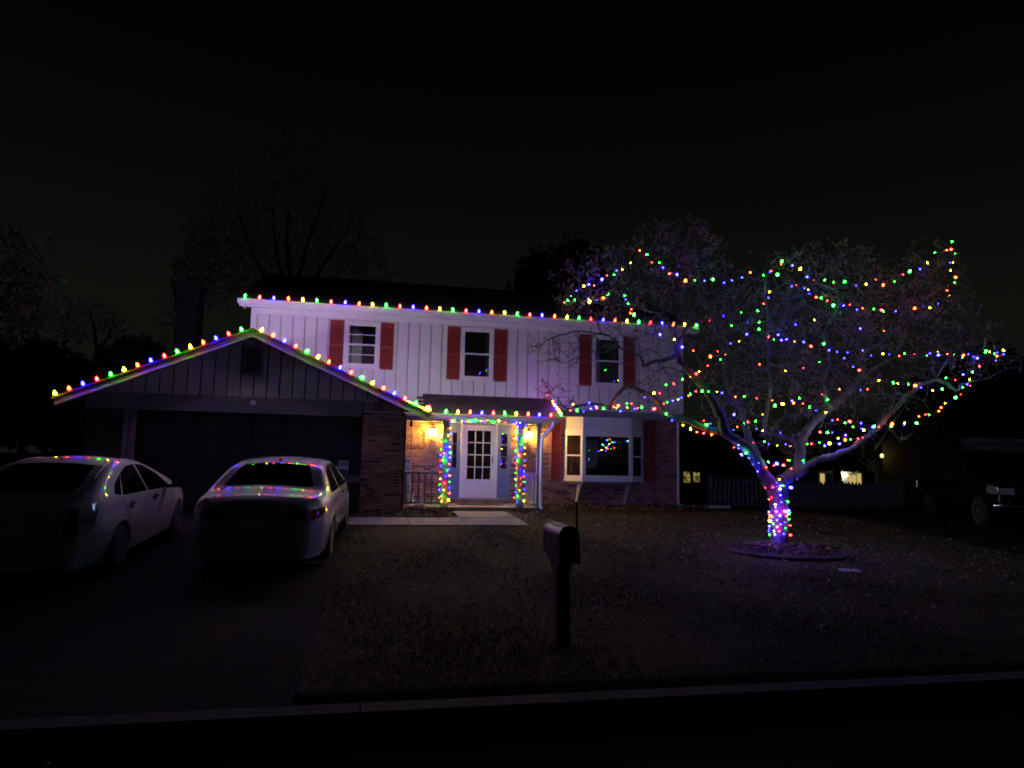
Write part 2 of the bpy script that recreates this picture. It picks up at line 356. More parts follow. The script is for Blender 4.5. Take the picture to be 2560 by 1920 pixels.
hp('frieze_board', MB().box(GX0, -.235, YG-.03, YG+.034, 2.46, 2.815), M['greytrim'])
for (a, b, tgt) in ((GX0-.50, APX, 0), (APX, GX1+.56, 1)):
    za, zb2 = APZ-PIT*abs(a-APX), APZ-PIT*abs(b-APX)
    hp('rake_board', MB().prism([(a, za-.15), (b, zb2-.15), (b, zb2-.005), (a, za-.005)], 15.70, 15.735), M['gable'])
    hp('rake_soffit', MB().prism([(a, za-.14), (b, zb2-.14), (b, zb2-.12), (a, za-.12)], 15.736, YG-.006), M['greytrim'])
    hp('garage_roof', MB().prism([(a-.04*(1-tgt), za-.003-.04*PIT*(1-tgt)), (b+.04*tgt, zb2-.003-.04*PIT*tgt), (b+.04*tgt, zb2+.045-.04*PIT*tgt), (a-.04*(1-tgt), za+.045-.04*PIT*(1-tgt))], 15.67, 22.0 if tgt == 0 else 18.39), M['roof'])
gv = hp('gable_vent', MB().box(-2.89, -2.45, YG-.04, YG-.006, 3.30, 3.95).box(-2.84, -2.50, YG-.045, YG-.041, 3.36, 3.89), M['greytrim'])
for i in range(9): hp('louvre', MB().box(-2.83, -2.51, YG-.062, YG-.047, 3.38+i*.056, 3.405+i*.056), M['black'], gv)
gd = hp('garage_door', MB().box(-4.985, -.22, YG+.04, YG+.08, .2, 2.455), M['garage_door'])
for r in range(4):
    for c in range(8):
        x0 = -4.95+c*.59; z0 = .26+r*.55
        hp('door_panel', MB().box(x0+.05, x0+.54, YG+.028, YG+.04, z0+.05, z0+.5), M['garage_door'], gd)
hp('door_trim', MB().box(-5.10, -4.985, YG-.02, YG+.034, .2, 2.459).box(-5.22, -5.12, YG-.025, YG+.034, .2, 2.459), M['greytrim'])
fl = thing('flood_lamp', 'small round white flood lamp fixed above the garage door', 'lamp', (-2.61, YG-.03, 2.68))
link('base', MB().lathe([(.045, 0), (.045, -.02)], 12, ax='y'), M['greytrim'], fl)
link('head', MB().lathe([(.03, -.02), (.055, -.05), (.06, -.10), (.05, -.105)], 14, ax='y'), M['sign'], fl, smooth=True)
# right eave of garage: boxed end lit by the porch lamp
hp('eave_return', MB().prism([(GX1-.01, 2.64), (1.25, 2.60), (1.25, 2.66), (GX1-.01, 2.88)], 15.74, 15.76), M['gable'])
hp('eave_soffit', MB().box(GX1+.001, 1.25, 15.765, 16.99, 2.585, 2.60).box(1.25, 1.27, 15.74, 16.99, 2.56, 2.70), M['trim'])
# chimney
cx0, cx1, cz1 = AT(441, 760, 23.0)[0], AT(497, 760, 23.0)[0], AT(470, 705, 23.0)[2]
chm = hp('chimney', MB().box(cx0, cx1, 23.0, 23.7, .2, cz1-.2).box(cx0-.07, cx1+.07, 22.93, 23.77, cz1-.199, cz1), M['roof'])
hp('flue_cap', MB().box(cx0+.2, cx1-.2, 23.2, 23.5, cz1+.001, cz1+.25), M['black'], chm)
hp('back_wing', MB().box(GX0+.1, XL-.001, 22.51, 26.2, .1, 2.9), M['gable'])

# brickwork ------------------------------------------------------------
BL, BH, MO = .203, .0575, .0102
bmesh_ = MB().box(0, BL, 0, .09, 0, BH).mesh('brick'); bmesh_.materials.append(M['brick'])
bhalf = MB().box(0, (BL-MO)/2, 0, .09, 0, BH).mesh('brick_half'); bhalf.materials.append(M['brick'])
walls = {}
brick_count = 0; stuff = {}
def brick_field(wall, x0, x1, y, z0, z1, singles, holes=(), axis='x', off=0):
    global brick_count
    sb = stuff.setdefault(wall, MB())
    row = 0; z = z0
    while z+BH <= z1+.01:
        x = x0-(BL+MO)/2*((row+off) % 2)
        while x < x1-.02:
            a, b = max(x, x0), min(x+BL, x1)
            if b-a > .03 and not any(a < h[1] and b > h[0] and z < h[3] and z+BH > h[2] for h in holes):
                jy = random.uniform(-.003, .003)
                if singles and brick_count < 300 and (b-a > BL-.004):
                    o = link('brick', bmesh_, None, walls[wall]); o.location = (a, y+jy, z); brick_count += 1
                elif singles and brick_count < 300 and abs((b-a)-(BL-MO)/2) < .004:
                    o = link('brick', bhalf, None, walls[wall]); o.location = (a, y+jy, z); brick_count += 1
                else:
                    if axis == 'x': sb.box(a, b, y+jy, y+.09, z, z+BH)
                    else: sb.box(y+jy-.09, y+jy, a, b, z, z+BH)
            x += BL+MO
        z += BH+MO; row += 1
def brick_wall(mb):
    o = link('brick_wall', mb, M['mortar'], HOUSE); o.matrix_parent_inverse = Matrix.Translation((-3, -18.4, -.25)); return o
# garage pier (front face) and its porch side
walls['pier'] = brick_wall(MB().box(-.213, GX1-.004, YG-.052, YG+.034, .15, 2.815).box(GX1-.011, GX1+.052, YG-.03, YB-.002, .15, 2.56))
yb, yf = YB-.09, YB-.09-.42
bx0, bx1 = AT(1412, 1130, yb)[0], AT(1606, 1130, yb)[0]
zs_, zh_ = AT(1520, 1203, yf)[2], AT(1520, 1075, yf)[2]
walls['front'] = brick_wall(MB().box(GX1, 2.03, YB-.078, YB+.011, .15, 2.79).box(3.60, bx0+.03, YB-.078, YB+.011, .15, 2.79).box(bx1-.03, XR-.08, YB-.078, YB+.011, .15, 2.79).box(bx0+.031, bx1-.031, YB-.078, YB+.011, .15, zs_-.03).box(2.031, 3.599, YB-.078, YB+.011, .15, .35).box(2.031, 3.599, YB-.078, YB+.011, 2.42, 2.79))
# soldier course over the pier
for i in range(13):
    o = link('brick', bmesh_, None, walls['pier']); o.rotation_euler = (0, -math.pi/2, 0); o.location = (-.205+i*.0695+BH, YG-.062, 2.60); brick_count += 1
brick_field('pier', -.213, GX1, YG-.062, .20, 2.585, True)
brick_field('pier', YG-.03, YB-.1, GX1+.062, .30, 2.56, False, axis='y')
bayL, bayR = 4.93, 7.62
brick_field('front', 7.9, XR-.08, YB-.09, .22, 2.78, True)
brick_field('front', .76, 2.02, YB-.09, .42, 2.5, False)
brick_field('front', 3.62, 7.9, YB-.09, .22, 2.78, False, holes=[(bx0+.02, bx1-.02, zs_-.06, 2.9)])
# soldier row under the door sill
sb = stuff['front']
for i in range(21): sb.box(2.02+i*.0755, 2.02+i*.0755+.064, YB-.16, YB-.079, .375, .50)
for wn, mb in stuff.items():
    o = link('brick_courses', mb, M['brick'], walls[wn]); o['kind'] = 'stuff'

# windows --------------------------------------------------------------
def louvred_shutter(x0, x1, y, z0, z1):
    s = hp('shutter', MB().box(x0, x0+.035, y-.035, y, z0, z1).box(x1-.035, x1, y-.035, y, z0, z1).box(x0+.035, x1-.035, y-.034, y, z0, z0+.06).box(x0+.035, x1-.035, y-.034, y, z1-.05, z1)
           .box(x0+.035, x1-.035, y-.034, y, (z0+z1)/2-.06, (z0+z1)/2).box(x0+.035, x1-.035, y-.012, y, z0+.06, z1-.05), M['shutter'])
    k = int((z1-z0-.16)/.036); zs = [z0+.065+i*.036 for i in range(k)]
    me = MB().add([(x0+.037, y-.030, 0), (x1-.037, y-.030, 0), (x1-.037, y-.013, .030), (x0+.037, y-.013, .030), (x0+.037, y-.022, -.004), (x1-.037, y-.022, -.004), (x1-.037, y-.0125, .018), (x0+.037, y-.0125, .018)],
                  [(0, 1, 2, 3), (0, 4, 5, 1)]).mesh('slat'); me.materials.append(M['shutter'])
    for z in zs:
        if abs(z+.015-((z0+z1)/2-.03)) < .05 or z > z1-.085: continue
        o = link('slat', me, None, s); o.location = (0, 0, z)
    return s
def window(x0, x1, z0, z1, y, rows=2, lower='blind', up='dark'):
    fwid = .085
    fr = hp('window', MB().box(x0, x0+fwid, y-.045, y, z0, z1).box(x1-fwid, x1, y-.045, y, z0, z1).box(x0+fwid, x1-fwid, y-.0445, y, z1-fwid, z1).box(x0+fwid, x1-fwid, y-.0445, y, z0, z0+fwid)
            .box(x0-.03, x1+.03, y-.075, y-.0455, z0-.02, z0+.02), M['trim'])
    a, b, c, d = x0+fwid, x1-fwid, z0+fwid, z1-fwid; mid = (c+d)/2
    link('sash', MB().box(a, b, y-.030, y-.008, mid-.02, mid+.02).box(a, a+.035, y-.028, y-.008, c, mid-.02).box(b-.035, b, y-.028, y-.008, c, mid-.02).box(a+.035, b-.035, y-.028, y-.008, c, c+.03)
         .box(a, a+.03, y-.020, y-.006, mid+.02, d).box(b-.03, b, y-.020, y-.006, mid+.02, d).box(a+.03, b-.03, y-.020, y-.006, d-.03, d), M['trim'], fr)
    if rows == 4:
        for zz in ((c+mid)/2, (mid+d)/2): link('glazing_bar', MB().box(a+.03, b-.03, y-.024, y-.0205, zz-.012, zz+.012), M['trim'], fr)
    link('pane', MB().box(a+.03, b-.03, y-.0130, y-.0125, mid+.02, d-.03), M['glass'], fr)
    link('pane', MB().box(a+.035, b-.035, y-.0190, y-.0185, c+.03, mid-.02), M['glass'], fr)
    link('curtain', MB().box(a, b, y-.006, y-.0055, mid, d), M[up], fr); link('curtain', MB().box(a, b, y-.006, y-.0055, c, mid-.001), M[lower], fr)
    for q in (.3, .7): link('sash_lock', MB().box(a+(b-a)*q-.03, a+(b-a)*q+.03, y-.036, y-.0305, mid+.021, mid+.035), M['metal'], fr)
    return fr
Y2 = YU-.008
window(-.83, .09, 3.89, 5.13, Y2, 4, 'curtain', 'dark'); louvred_shutter(-1.21, -.845, Y2, 3.87, 5.14); louvred_shutter(.105, .46, Y2, 3.87, 5.14)
window(2.27, 3.18, 3.69, 5.15, Y2, 2, 'blind', 'curtain'); louvred_shutter(1.90, 2.255, Y2, 3.69, 5.15); louvred_shutter(3.195, 3.56, Y2, 3.69, 5.15)
window(6.03, 6.95, 3.68, 5.15, Y2, 2, 'blind', 'dark'); louvred_shutter(5.66, 6.015, Y2, 3.68, 5.15); louvred_shutter(6.965, 7.33, Y2, 3.68, 5.15)
# bay window -----------------------------------------------------------
yb, yf = YB-.09, YB-.09-.42
bx0, bx1 = AT(1412, 1130, yb)[0], AT(1606, 1130, yb)[0]
fx0, fx1 = AT(1457, 1130, yf)[0], AT(1579, 1130, yf)[0]
zs_, zh_ = AT(1520, 1203, yf)[2], AT(1520, 1075, yf)[2]
foot = [(bx0, yb), (fx0, yf), (fx1, yf), (bx1, yb)]
def grow(P, d): c = (P[0][0]+P[3][0])/2; return [(P[0][0]-d, P[0][1]), (P[1][0]-d*.7, P[1][1]-d), (P[2][0]+d*.7, P[2][1]-d), (P[3][0]+d, P[3][1])]
bay = hp('bay_window', MB().prismz(grow(foot, .03), zs_-.02, zs_+.07).prismz(grow(foot, .02), zh_-.10, zh_+.0), M['trim'])
link('head_panel', MB().prismz(grow(foot, -.01), zh_+.001, 2.795), M['siding'], bay)
link('seat_base', MB().prismz(grow(foot, -.06), zs_-.10, zs_-.021), M['greytrim'], bay)
def lite(p, q, z0, z1, fw_, split=False, cur='curtain'):
    p, q = np.array(p, float), np.array(q, float); d = (q-p)/np.linalg.norm(q-p); nrm = np.array([d[1], -d[0]]); L_ = np.linalg.norm(q-p)
    def bb(a, b, c, e, y0, y1):
        mb = MB(); P = [p+d*a+nrm*y1, p+d*b+nrm*y1, p+d*b+nrm*y0, p+d*a+nrm*y0]; return mb.prismz([tuple(t) for t in P], c, e)
    def jn(*ms):
        r = MB()
        for m_ in ms: r.add(m_.v, m_.f)
        return r
    fr = [bb(0, fw_, z0, z1, -.03, .012), bb(L_-fw_, L_, z0, z1, -.03, .012), bb(fw_, L_-fw_, z0, z0+fw_, -.03, .010), bb(fw_, L_-fw_, z1-fw_, z1, -.03, .010)]
    if split: fr.append(bb(fw_, L_-fw_, (z0+z1)/2-.02, (z0+z1)/2+.02, -.03, .014))
    link('sash', jn(*fr), M['trim'], bay)
    link('pane', bb(fw_, L_-fw_, z0+fw_, z1-fw_, -.012, -.010), M['glass'], bay)
e_ = .03
lite(foot[0], foot[1], zs_+.071, zh_-.101, .07, True); lite(foot[1], foot[2], zs_+.071, zh_-.101, .085); lite(foot[2], foot[3], zs_+.071, zh_-.101, .07, True)
link('curtain', MB().box(fx0+.18, fx0+.58, yb+.04, yb+.05, zs_+.35, zh_-.30), M['blind'], bay)
link('room_back', MB().box(bx0, bx1, YB+.004, YB+.008, zs_-.03, 2.79), M['dark'], bay)
for x_, l_ in ((fx0-.02, -.07), (fx1-.05, -.06)):
    link('bracket', MB().add([(x_, yf+.12, zs_-.09), (x_+.055, yf+.12, zs_-.09), (x_+.055+l_, yb-.03, .30), (x_+l_, yb-.03, .30), (x_, yb-.002, zs_-.09), (x_+.055, yb-.002, zs_-.09), (x_+.055+l_, yb-.002, .30), (x_+l_, yb-.002, .30)],
         [(0, 1, 2, 3), (0, 3, 7, 4), (1, 5, 6, 2), (3, 2, 6, 7), (0, 4, 5, 1)]), M['siding'], bay)
louvred_shutter(AT(1377, 1100, yb)[0], AT(1404, 1100, yb)[0], yb-.002, AT(1390, 1201, yb)[2], 2.76)
louvred_shutter(AT(1609, 1100, yb)[0], AT(1640, 1100, yb)[0], yb-.002, AT(1625, 1204, yb)[2], 2.76)
# porch ----------------------------------------------------------------
hp('porch_slab', MB().box(GX1+.063, 4.32, YP-.06, YB-.165, .12, .372), M['concrete'])
hp('porch_beam', MB().box(GX1+.063, 4.30, YP+.04, YP+.16, 2.47, 2.62), M['greytrim'])
hp('porch_ceiling', MB().box(GX1+.063, 4.5, YP+.161, YB-.092, 2.54, 2.56), M['trim'])
RX0, RX1 = 1.30, 4.72
# porch roof with separate shingles
r0, r1 = (16.98, 2.66), (YU-.012, 3.27)
pr = hp('porch_roof', MB().prismx([(r0[0], r0[1]-.05), (r0[0], r0[1]), (r1[0], r1[1]), (r1[0], r1[1]-.05)][::-1], RX0, RX1), M['roof'])
hp('porch_fascia', MB().box(RX0, RX1-.02, YP+.0, YP+.03, 2.50, 2.605).prismx([(YP+.03, 2.57), (YU-.01, 2.57), (YU-.01, 3.20), (YP+.03, 2.62)][::-1], RX1-.05, RX1-.02), M['trim'])
gutter(1.30, RX1, 16.88, 2.66)
nco = 10; dx, dzr = (r1[0]-r0[0])/nco, (r1[1]-r0[1])/nco
shm = MB().add([(0, 0, .012), (.31, 0, .012), (.31, dx*1.25, dzr*1.25+.002), (0, dx*1.25, dzr*1.25+.002), (0, 0, 0), (.31, 0, 0)], [(0, 1, 2, 3), (4, 5, 1, 0)]).mesh('shingle'); shm.materials.append(M['shingle'])
for c in range(nco-1):
    x = RX0-.04-(c % 2)*.155
    while x < RX1-.06:
        if x > RX0-.2: o = link('shingle', shm, None, pr); o.location = (x+.004, r0[0]-.03+c*dx, r0[1]+c*dzr+.004+random.uniform(0, .004)); o.scale = (random.uniform(.96, .985), 1, 1)
        x += .315
def post(x, y, wd=.13):
    return hp('porch_post', MB().box(x-wd/2, x+wd/2, y-wd/2, y+wd/2, .372, 2.47).box(x-wd/2-.02, x+wd/2+.02, y-wd/2-.02, y+wd/2+.02, .3725, .47).box(x-wd/2-.02, x+wd/2+.02, y-wd/2-.02, y+wd/2+.02, 2.40, 2.4695), M['greytrim'])
PLX, PRX, PCX, PY = AT(1113, 1160, YP+.1)[0], AT(1300, 1160, YP+.1)[0], 4.20, YP+.10
post(PLX, PY, .15); post(PRX, PY, .15); post(PCX, PY, .09)
def railing(x0, x1, y, m, n):
    z0, z1 = .46, 1.21
    r = hp('railing', MB().box(x0, x1, y-.03, y+.03, z1-.05, z1), m); link('bottom_rail', MB().box(x0, x1, y-.025, y+.025, z0-.025, z0+.025), m, r)
    for i in range(n):
        x = x0+(i+.5)*(x1-x0)/n; link('baluster', MB().box(x-.019, x+.019, y-.019, y+.019, z0+.026, z1-.051), m, r)
railing(GX1+.065, PLX-.08, PY, M['iron'], 6); railing(PRX+.08, PCX-.05, PY, M['railwhite'], 3)
# side railing back to the wall
rr = hp('railing', MB().box(PCX-.03, PCX+.03, PY+.05, YB-.1, 1.16, 1.21), M['railwhite']); link('bottom_rail', MB().box(PCX-.025, PCX+.025, PY+.05, YB-.1, .435, .485), M['railwhite'], rr)
for i in range(8): link('baluster', MB().box(PCX-.02, PCX+.02, PY+.15+i*.19, PY+.19+i*.19, .486, 1.159), M['railwhite'], rr)
# front door set -------------------------------------------------------
yd_ = YB-.085
dx0, dx1 = AT(1155, 1150, yd_)[0], AT(1238, 1150, yd_)[0]; dz0, dz1 = AT(1195, 1249, yd_)[2], AT(1195, 1063, yd_)[2]
sx0, sx1 = AT(1121, 1150, yd_)[0], AT(1276, 1150, yd_)[0]
hp('door_frame', MB().box(dx0-.05, dx0-.002, yd_-.05, yd_+.02, dz0-.02, dz1+.05).box(dx1+.002, dx1+.05, yd_-.05, yd_+.02, dz0-.02, dz1+.05).box(sx0-.04, sx1+.04, yd_-.045, yd_+.02, dz1+.051, dz1+.13), M['trim'])
inner = hp('front_door', MB().box(dx0, dx1, yd_+.04, yd_+.07, dz0, dz1), M['reddoor'])
link('curtain', MB().box(dx0+.15, dx1-.15, yd_+.03, yd_+.035, dz0+1.22, dz1-.12), M['curtain'], inner)
st = .135; gz0, gz1 = dz0+.55, dz1-.15
sd = hp('storm_door', MB().box(dx0, dx0+st, yd_-.035, yd_, dz0, dz1).box(dx1-st, dx1, yd_-.035, yd_, dz0, dz1).box(dx0+st, dx1-st, yd_-.034, yd_, gz1, dz1).box(dx0+st, dx1-st, yd_-.034, yd_, dz0, gz0), M['whitepaint'])
link('kick_panel', MB().box(dx0+.14, dx1-.14, yd_-.050, yd_-.0355, dz0+.10, dz0+.13).box(dx0+.14, dx1-.14, yd_-.050, yd_-.0355, dz0+.37, dz0+.40).box(dx0+.14, dx0+.17, yd_-.050, yd_-.0355, dz0+.131, dz0+.369).box(dx1-.17, dx1-.14, yd_-.050, yd_-.0355, dz0+.131, dz0+.369), M['whitepaint'], sd)
link('glazing_surround', MB().box(dx0+st-.03, dx1-st+.03, yd_-.046, yd_-.0355, gz0-.03, gz0+.0).box(dx0+st-.03, dx1-st+.03, yd_-.046, yd_-.0355, gz1, gz1+.03), M['whitepaint'], sd)
for i in (1, 2): x = dx0+st+(dx1-dx0-2*st)*i/3; link('glazing_bar', MB().box(x-.012, x+.012, yd_-.032, yd_-.02, gz0, gz1), M['whitepaint'], sd)
for i in (1, 2, 3): z = gz0+(gz1-gz0)*i/4; link('glazing_bar', MB().box(dx0+st, dx1-st, yd_-.030, yd_-.022, z-.012, z+.012), M['whitepaint'], sd)
link('pane', MB().box(dx0+st, dx1-st, yd_-.015, yd_-.014, gz0, gz1), M['glass'], sd)
link('handle', MB().box(dx1-.10, dx1-.06, yd_-.055, yd_-.0355, dz0+.98, dz0+1.17).box(dx1-.10, dx1-.075, yd_-.085, yd_-.056, dz0+1.05, dz0+1.12), M['metal'], sd)
for a, b in ((sx0, dx0-.052), (dx1+.052, sx1)):
    s_ = hp('sidelight', MB().box(a, b, yd_-.02, yd_+.01, dz0-.02, dz0+.85).box(a, a+.10, yd_-.02, yd_+.01, dz0+.85, dz1+.05).box(b-.10, b, yd_-.02, yd_+.01, dz0+.85, dz1+.05).box(a+.10, b-.10, yd_-.02, yd_+.01, dz1-.22, dz1+.05), M['bluepaint'])
    link('panel', MB().box(a+.08, b-.08, yd_-.03, yd_-.0205, dz0+.10, dz0+.74), M['bluepaint'], s_)
    link('pane', MB().box(a+.10, b-.10, yd_-.006, yd_-.005, dz0+.85, dz1-.22), M['glass'], s_)
    link('curtain', MB().box(a+.10, b-.10, yd_+.004, yd_+.006, dz0+.85, dz1-.22), M['blind'], s_)
    for z in (dz0+1.17, dz0+1.50): link('glazing_bar', MB().box(a+.10, b-.10, yd_-.018, yd_-.007, z-.01, z+.01), M['bluepaint'], s_)
hp('door_sill', MB().box(sx0-.03, sx1+.03, YB-.175, YB-.0, .502, dz0-.021), M['concrete'])
dm = link('door_mat', MB().box(2.28, 3.42, 17.75, 18.25, .373, .388), M['black']); tag(dm, 'dark door mat lying on the porch slab', 'mat')
hp('door_bell', MB().box(sx1+.05, sx1+.085, YB-.115, YB-.0905, dz0+1.02, dz0+1.14), M['sign'])
# downspouts -----------------------------------------------------------
def spout(pts, m):
    return hp('downspout', MB().tube(pts, .045, 4), m)
spout([(4.55, 16.95, 2.55), (4.53, 16.98, 2.42), (4.26, 17.0, 2.12), (4.245, 17.0, 1.9), (4.245, 17.0, .42), (4.26, 16.9, .34)], M['gutter'])
spout([(XR-.05, YB-.14, 2.78), (XR-.05, YB-.14, .45), (XR-.02, YB-.14, .36), (XR+.10, YB-.16, .32), (XR+1.6, YB-.1, .31)], M['gutter'])
# house numbers, cord, timer
def text_mesh(txt, size, name):
    cu = bpy.data.curves.new(name, 'FONT'); cu.body = txt; cu.size = size; cu.extrude = .004; cu.align_x = 'CENTER'; cu.align_y = 'CENTER'
    o = bpy.data.objects.new(name, cu); COL.objects.link(o); dg = bpy.context.evaluated_depsgraph_get(); dg.update()
    me = bpy.data.meshes.new_from_object(o.evaluated_get(dg)); bpy.data.objects.remove(o); return me
nx = AT(1061, 1080, YB-.1)[0]
hn = hp('house_number', MB().box(nx-.05, nx+.05, YB-.112, YB-.0905, 2.27, 2.30), M['black'])
for i, c in enumerate('812'):
    o = link('numeral', text_mesh(c, .15, 'numeral'), M['black'], hn); o.rotation_euler = (math.pi/2, 0, 0); o.location = (nx, YB-.10, 2.19-i*.125)
tx_ = AT(1028, 1058, YP+.3)
tm = thing('plug_in_timer', 'black plug-in timer box hanging on its cord below the porch eave', 'timer', (tx_[0], YP+.3, tx_[2]))
link('case', MB().box(-.035, .035, -.03, .03, -.09, .09), M['black'], tm)
link('cord', MB().tube([(0, 0, .09), (-.02, 0, .2), (-.03, .02, .33)], .008, 5).tube([(0, 0, -.09), (.03, .02, -.5), (.0, .05, -1.2), (.05, .05, -1.75), (.2, .1, tx_[2]*-1+.40)], .007, 5), M['black'], tm)

# lanterns -------------------------------------------------------------
def lantern(px, py, label):
    p = AT(px, py, YB-.09); t = thing('wall_lantern', label, 'lantern', (p[0], YB-.0905, p[2]))
    link('back_plate', MB().lathe([(.055, 0), (.055, -.015), (.03, -.02)], 12, ax='y'), M['lampmetal'], t)
    link('arm', MB().tube([(0, -.015, -.02), (0, -.08, -.10), (0, -.14, -.11)], .011, 6), M['lampmetal'], t)
    link('cage', MB().lathe([(.045, -.115), (.06, -.10), (.062, -.093)], 6, c=(0, -.14, 0)).lathe([(.085, .10), (.05, .145), (.012, .19), (.012, .20)], 6, c=(0, -.14, 0)).tube([(.066, -.14, -.1), (.078, -.14, .10)], .006, 4).tube([(-.066, -.14, -.1), (-.078, -.14, .10)], .006, 4), M['lampmetal'], t)
    link('bulb', MB().lathe([(.02, -.08), (.034, -.04), (.040, 0), (.034, .045), (.015, .075)], 10, c=(0, -.14, 0)), E_SCONCE, t, smooth=True)
lantern(1081, 1081, 'lit black wall lantern beside the house number'); lantern(1320, 1088, 'lit black wall lantern beside the corner downspout')
# welcome board --------------------------------------------------------
wx0 = AT(1016, 1200, YP+.45)[0]
wb = thing('welcome_board', 'tall white board lettered WELCOME standing behind the dark porch railing', 'sign', (wx0+.02, YP+.42, .373))
link('board', MB().box(-.085, .085, 0, .02, 0, 1.18), M['sign'], wb)
link('stand', MB().add([(.085, .022, .55), (.085, .025, .0), (.20, .32, 0), (.10, .022, .55), (.10, .025, 0), (.215, .32, 0)], [(0, 1, 2), (3, 5, 4), (0, 2, 5, 3), (1, 4, 5, 2)]), M['sign'], wb)
for i, c in enumerate('WELCOME'):
    o = link('letter', text_mesh(c, .16, 'letter'), M['ink'], wb); o.rotation_euler = (math.pi/2, 0, 0); o.location = (-.005, -.004, 1.08-i*.155)

# ------------------------------------------------------------------ light strings
def bulbmesh(prof, n, m, nm):
    me = MB().lathe(prof, n).mesh(nm, True); me.materials.append(m); return me
C9P = [(.010, .0), (.021, .012), (.027, .032), (.024, .052), (.013, .076), (.004, .090)]
MIP = [(.007, .0), (.0125, .008), (.0145, .018), (.010, .030), (.003, .037)]
C9 = {k: bulbmesh(C9P, 8, m, 'bulb_c9_'+k) for k, m in EC9.items()}
GARM = {k: bulbmesh(C9P, 8, m, 'bulb_garage_'+k) for k, m in EGA.items()}
MINI = {k: bulbmesh(MIP, 6, m, 'bulb_mini_'+k) for k, m in EMI.items()}
POSTM = {k: bulbmesh(MIP, 6, m, 'bulb_post_'+k) for k, m in EMP.items()}
def light_string(label, pts, cols, kind='mini', ups=None, sag=.0, group=None, scale=(1, 1), extra=None, breaks=()):
    pts = [np.asarray(p, float) for p in pts]; o0 = pts[0]
    t = thing('light_string', label, 'string lights', o0, group)
    wire = MB(); path = []
    for i, p in enumerate(pts):
        if i and i not in breaks and sag: path.append((p+pts[i-1])/2-o0-np.array([0, 0, sag*min(1, np.linalg.norm(p-pts[i-1])/.3)]))
        if i in breaks:
            if len(path) > 1: wire.tube(path, .004 if kind in ('c9', 'gar') else .0032, 4)
            path = []
        path.append(p-o0)
    if len(path) > 1: wire.tube(path, .004 if kind in ('c9', 'gar') else .0032, 4)
    for i, p in enumerate(pts):
        up = np.array(ups[i] if ups is not None else rng.normal(size=3), float); up /= np.linalg.norm(up)
        s = random.uniform(*scale)*(1.0 if kind in ('c9', 'gar') else random.choice((.42, .5, .6, .6, .75, .9, 1.25))); L_ = .030 if kind in ('c9', 'gar') else .014
        wire.tube([p-o0-up*L_*.9, p-o0+up*.002], [.013*s, .014*s] if kind in ('c9', 'gar') else [.006*s, .007*s], 5)
        me = {'c9': C9, 'gar': GARM, 'mini': MINI, 'post': POSTM}[kind][cols[i]]
        b = link('bulb', me, None, t); b.location = p-o0; b.rotation_euler = Vector(up).to_track_quat('Z', 'Y').to_euler(); b.scale = (s, s, s)
    if extra:
        for path in extra: wire.tube([np.asarray(q)-o0 for q in path], .004, 4)
    link('wire', wire, M['wire'], t)
    return t
CYC = ['green', 'red', 'blue', 'orange', 'yellow']
# main gutter
xa, xb = AT(612.4, 752, 17.84)[0], AT(1739, 819, 17.84)[0]
pts = [(xa+(xb-xa)*i/35, 17.808+random.uniform(-.004, .004), 5.455+random.uniform(-.008, .008)) for i in range(36)]
light_string('large coloured bulbs in a straight row along the upper roof gutter', pts, [CYC[i % 5] for i in range(36)], 'c9', [(random.uniform(-.15, .15), -.25+random.uniform(-.1, .1), 1) for _ in pts], .012)
# garage gable rakes
CG = ['yellow', 'orange', 'blue', 'red', 'green']
pts, ups = [], []
a0 = GX0-.50
for i in range(15):
    f_ = (i+.15)/15; x = a0+(APX-a0)*f_; pts.append((x, 15.655, APZ-PIT*abs(x-APX)+.045)); ups.append((-.35+random.uniform(-.1, .1), -.05, 1))
for i in range(16):
    f_ = (i+.75)/16.3; x = APX+(GX1+.60-APX)*f_; pts.append((x, 15.655, APZ-PIT*abs(x-APX)+.045)); ups.append((.35+random.uniform(-.1, .1), -.05, 1))
light_string('large coloured bulbs standing along both slopes of the garage gable', pts, [CG[i % 5] for i in range(len(pts))], 'gar', ups, .014)
# porch gutter and up the porch roof edge
CP = ['red', 'yellow', 'green', 'yellow', 'orange', 'blue', 'red', 'green', 'yellow', 'orange', 'blue', 'red', 'green', 'yellow', 'orange', 'blue', 'red', 'green']
xa, xb = AT(1115, 1025.5, 16.89)[0], AT(1376, 1037, 16.89)[0]
pts = [(1.33, 16.6, 2.74), (1.36, 16.85, 2.70)]+[(xa+(xb-xa)*i/9, 16.858, 2.675+random.uniform(-.006, .006)) for i in range(10)]
pts += [(RX1+.02, 16.93+.21*i, 2.71+.0915*i) for i in range(5)]
light_string('large coloured bulbs along the porch gutter and up the porch roof edge', pts, CP[:len(pts)], 'c9', [(random.uniform(-.15, .15), -.2, 1) for _ in pts], .012)
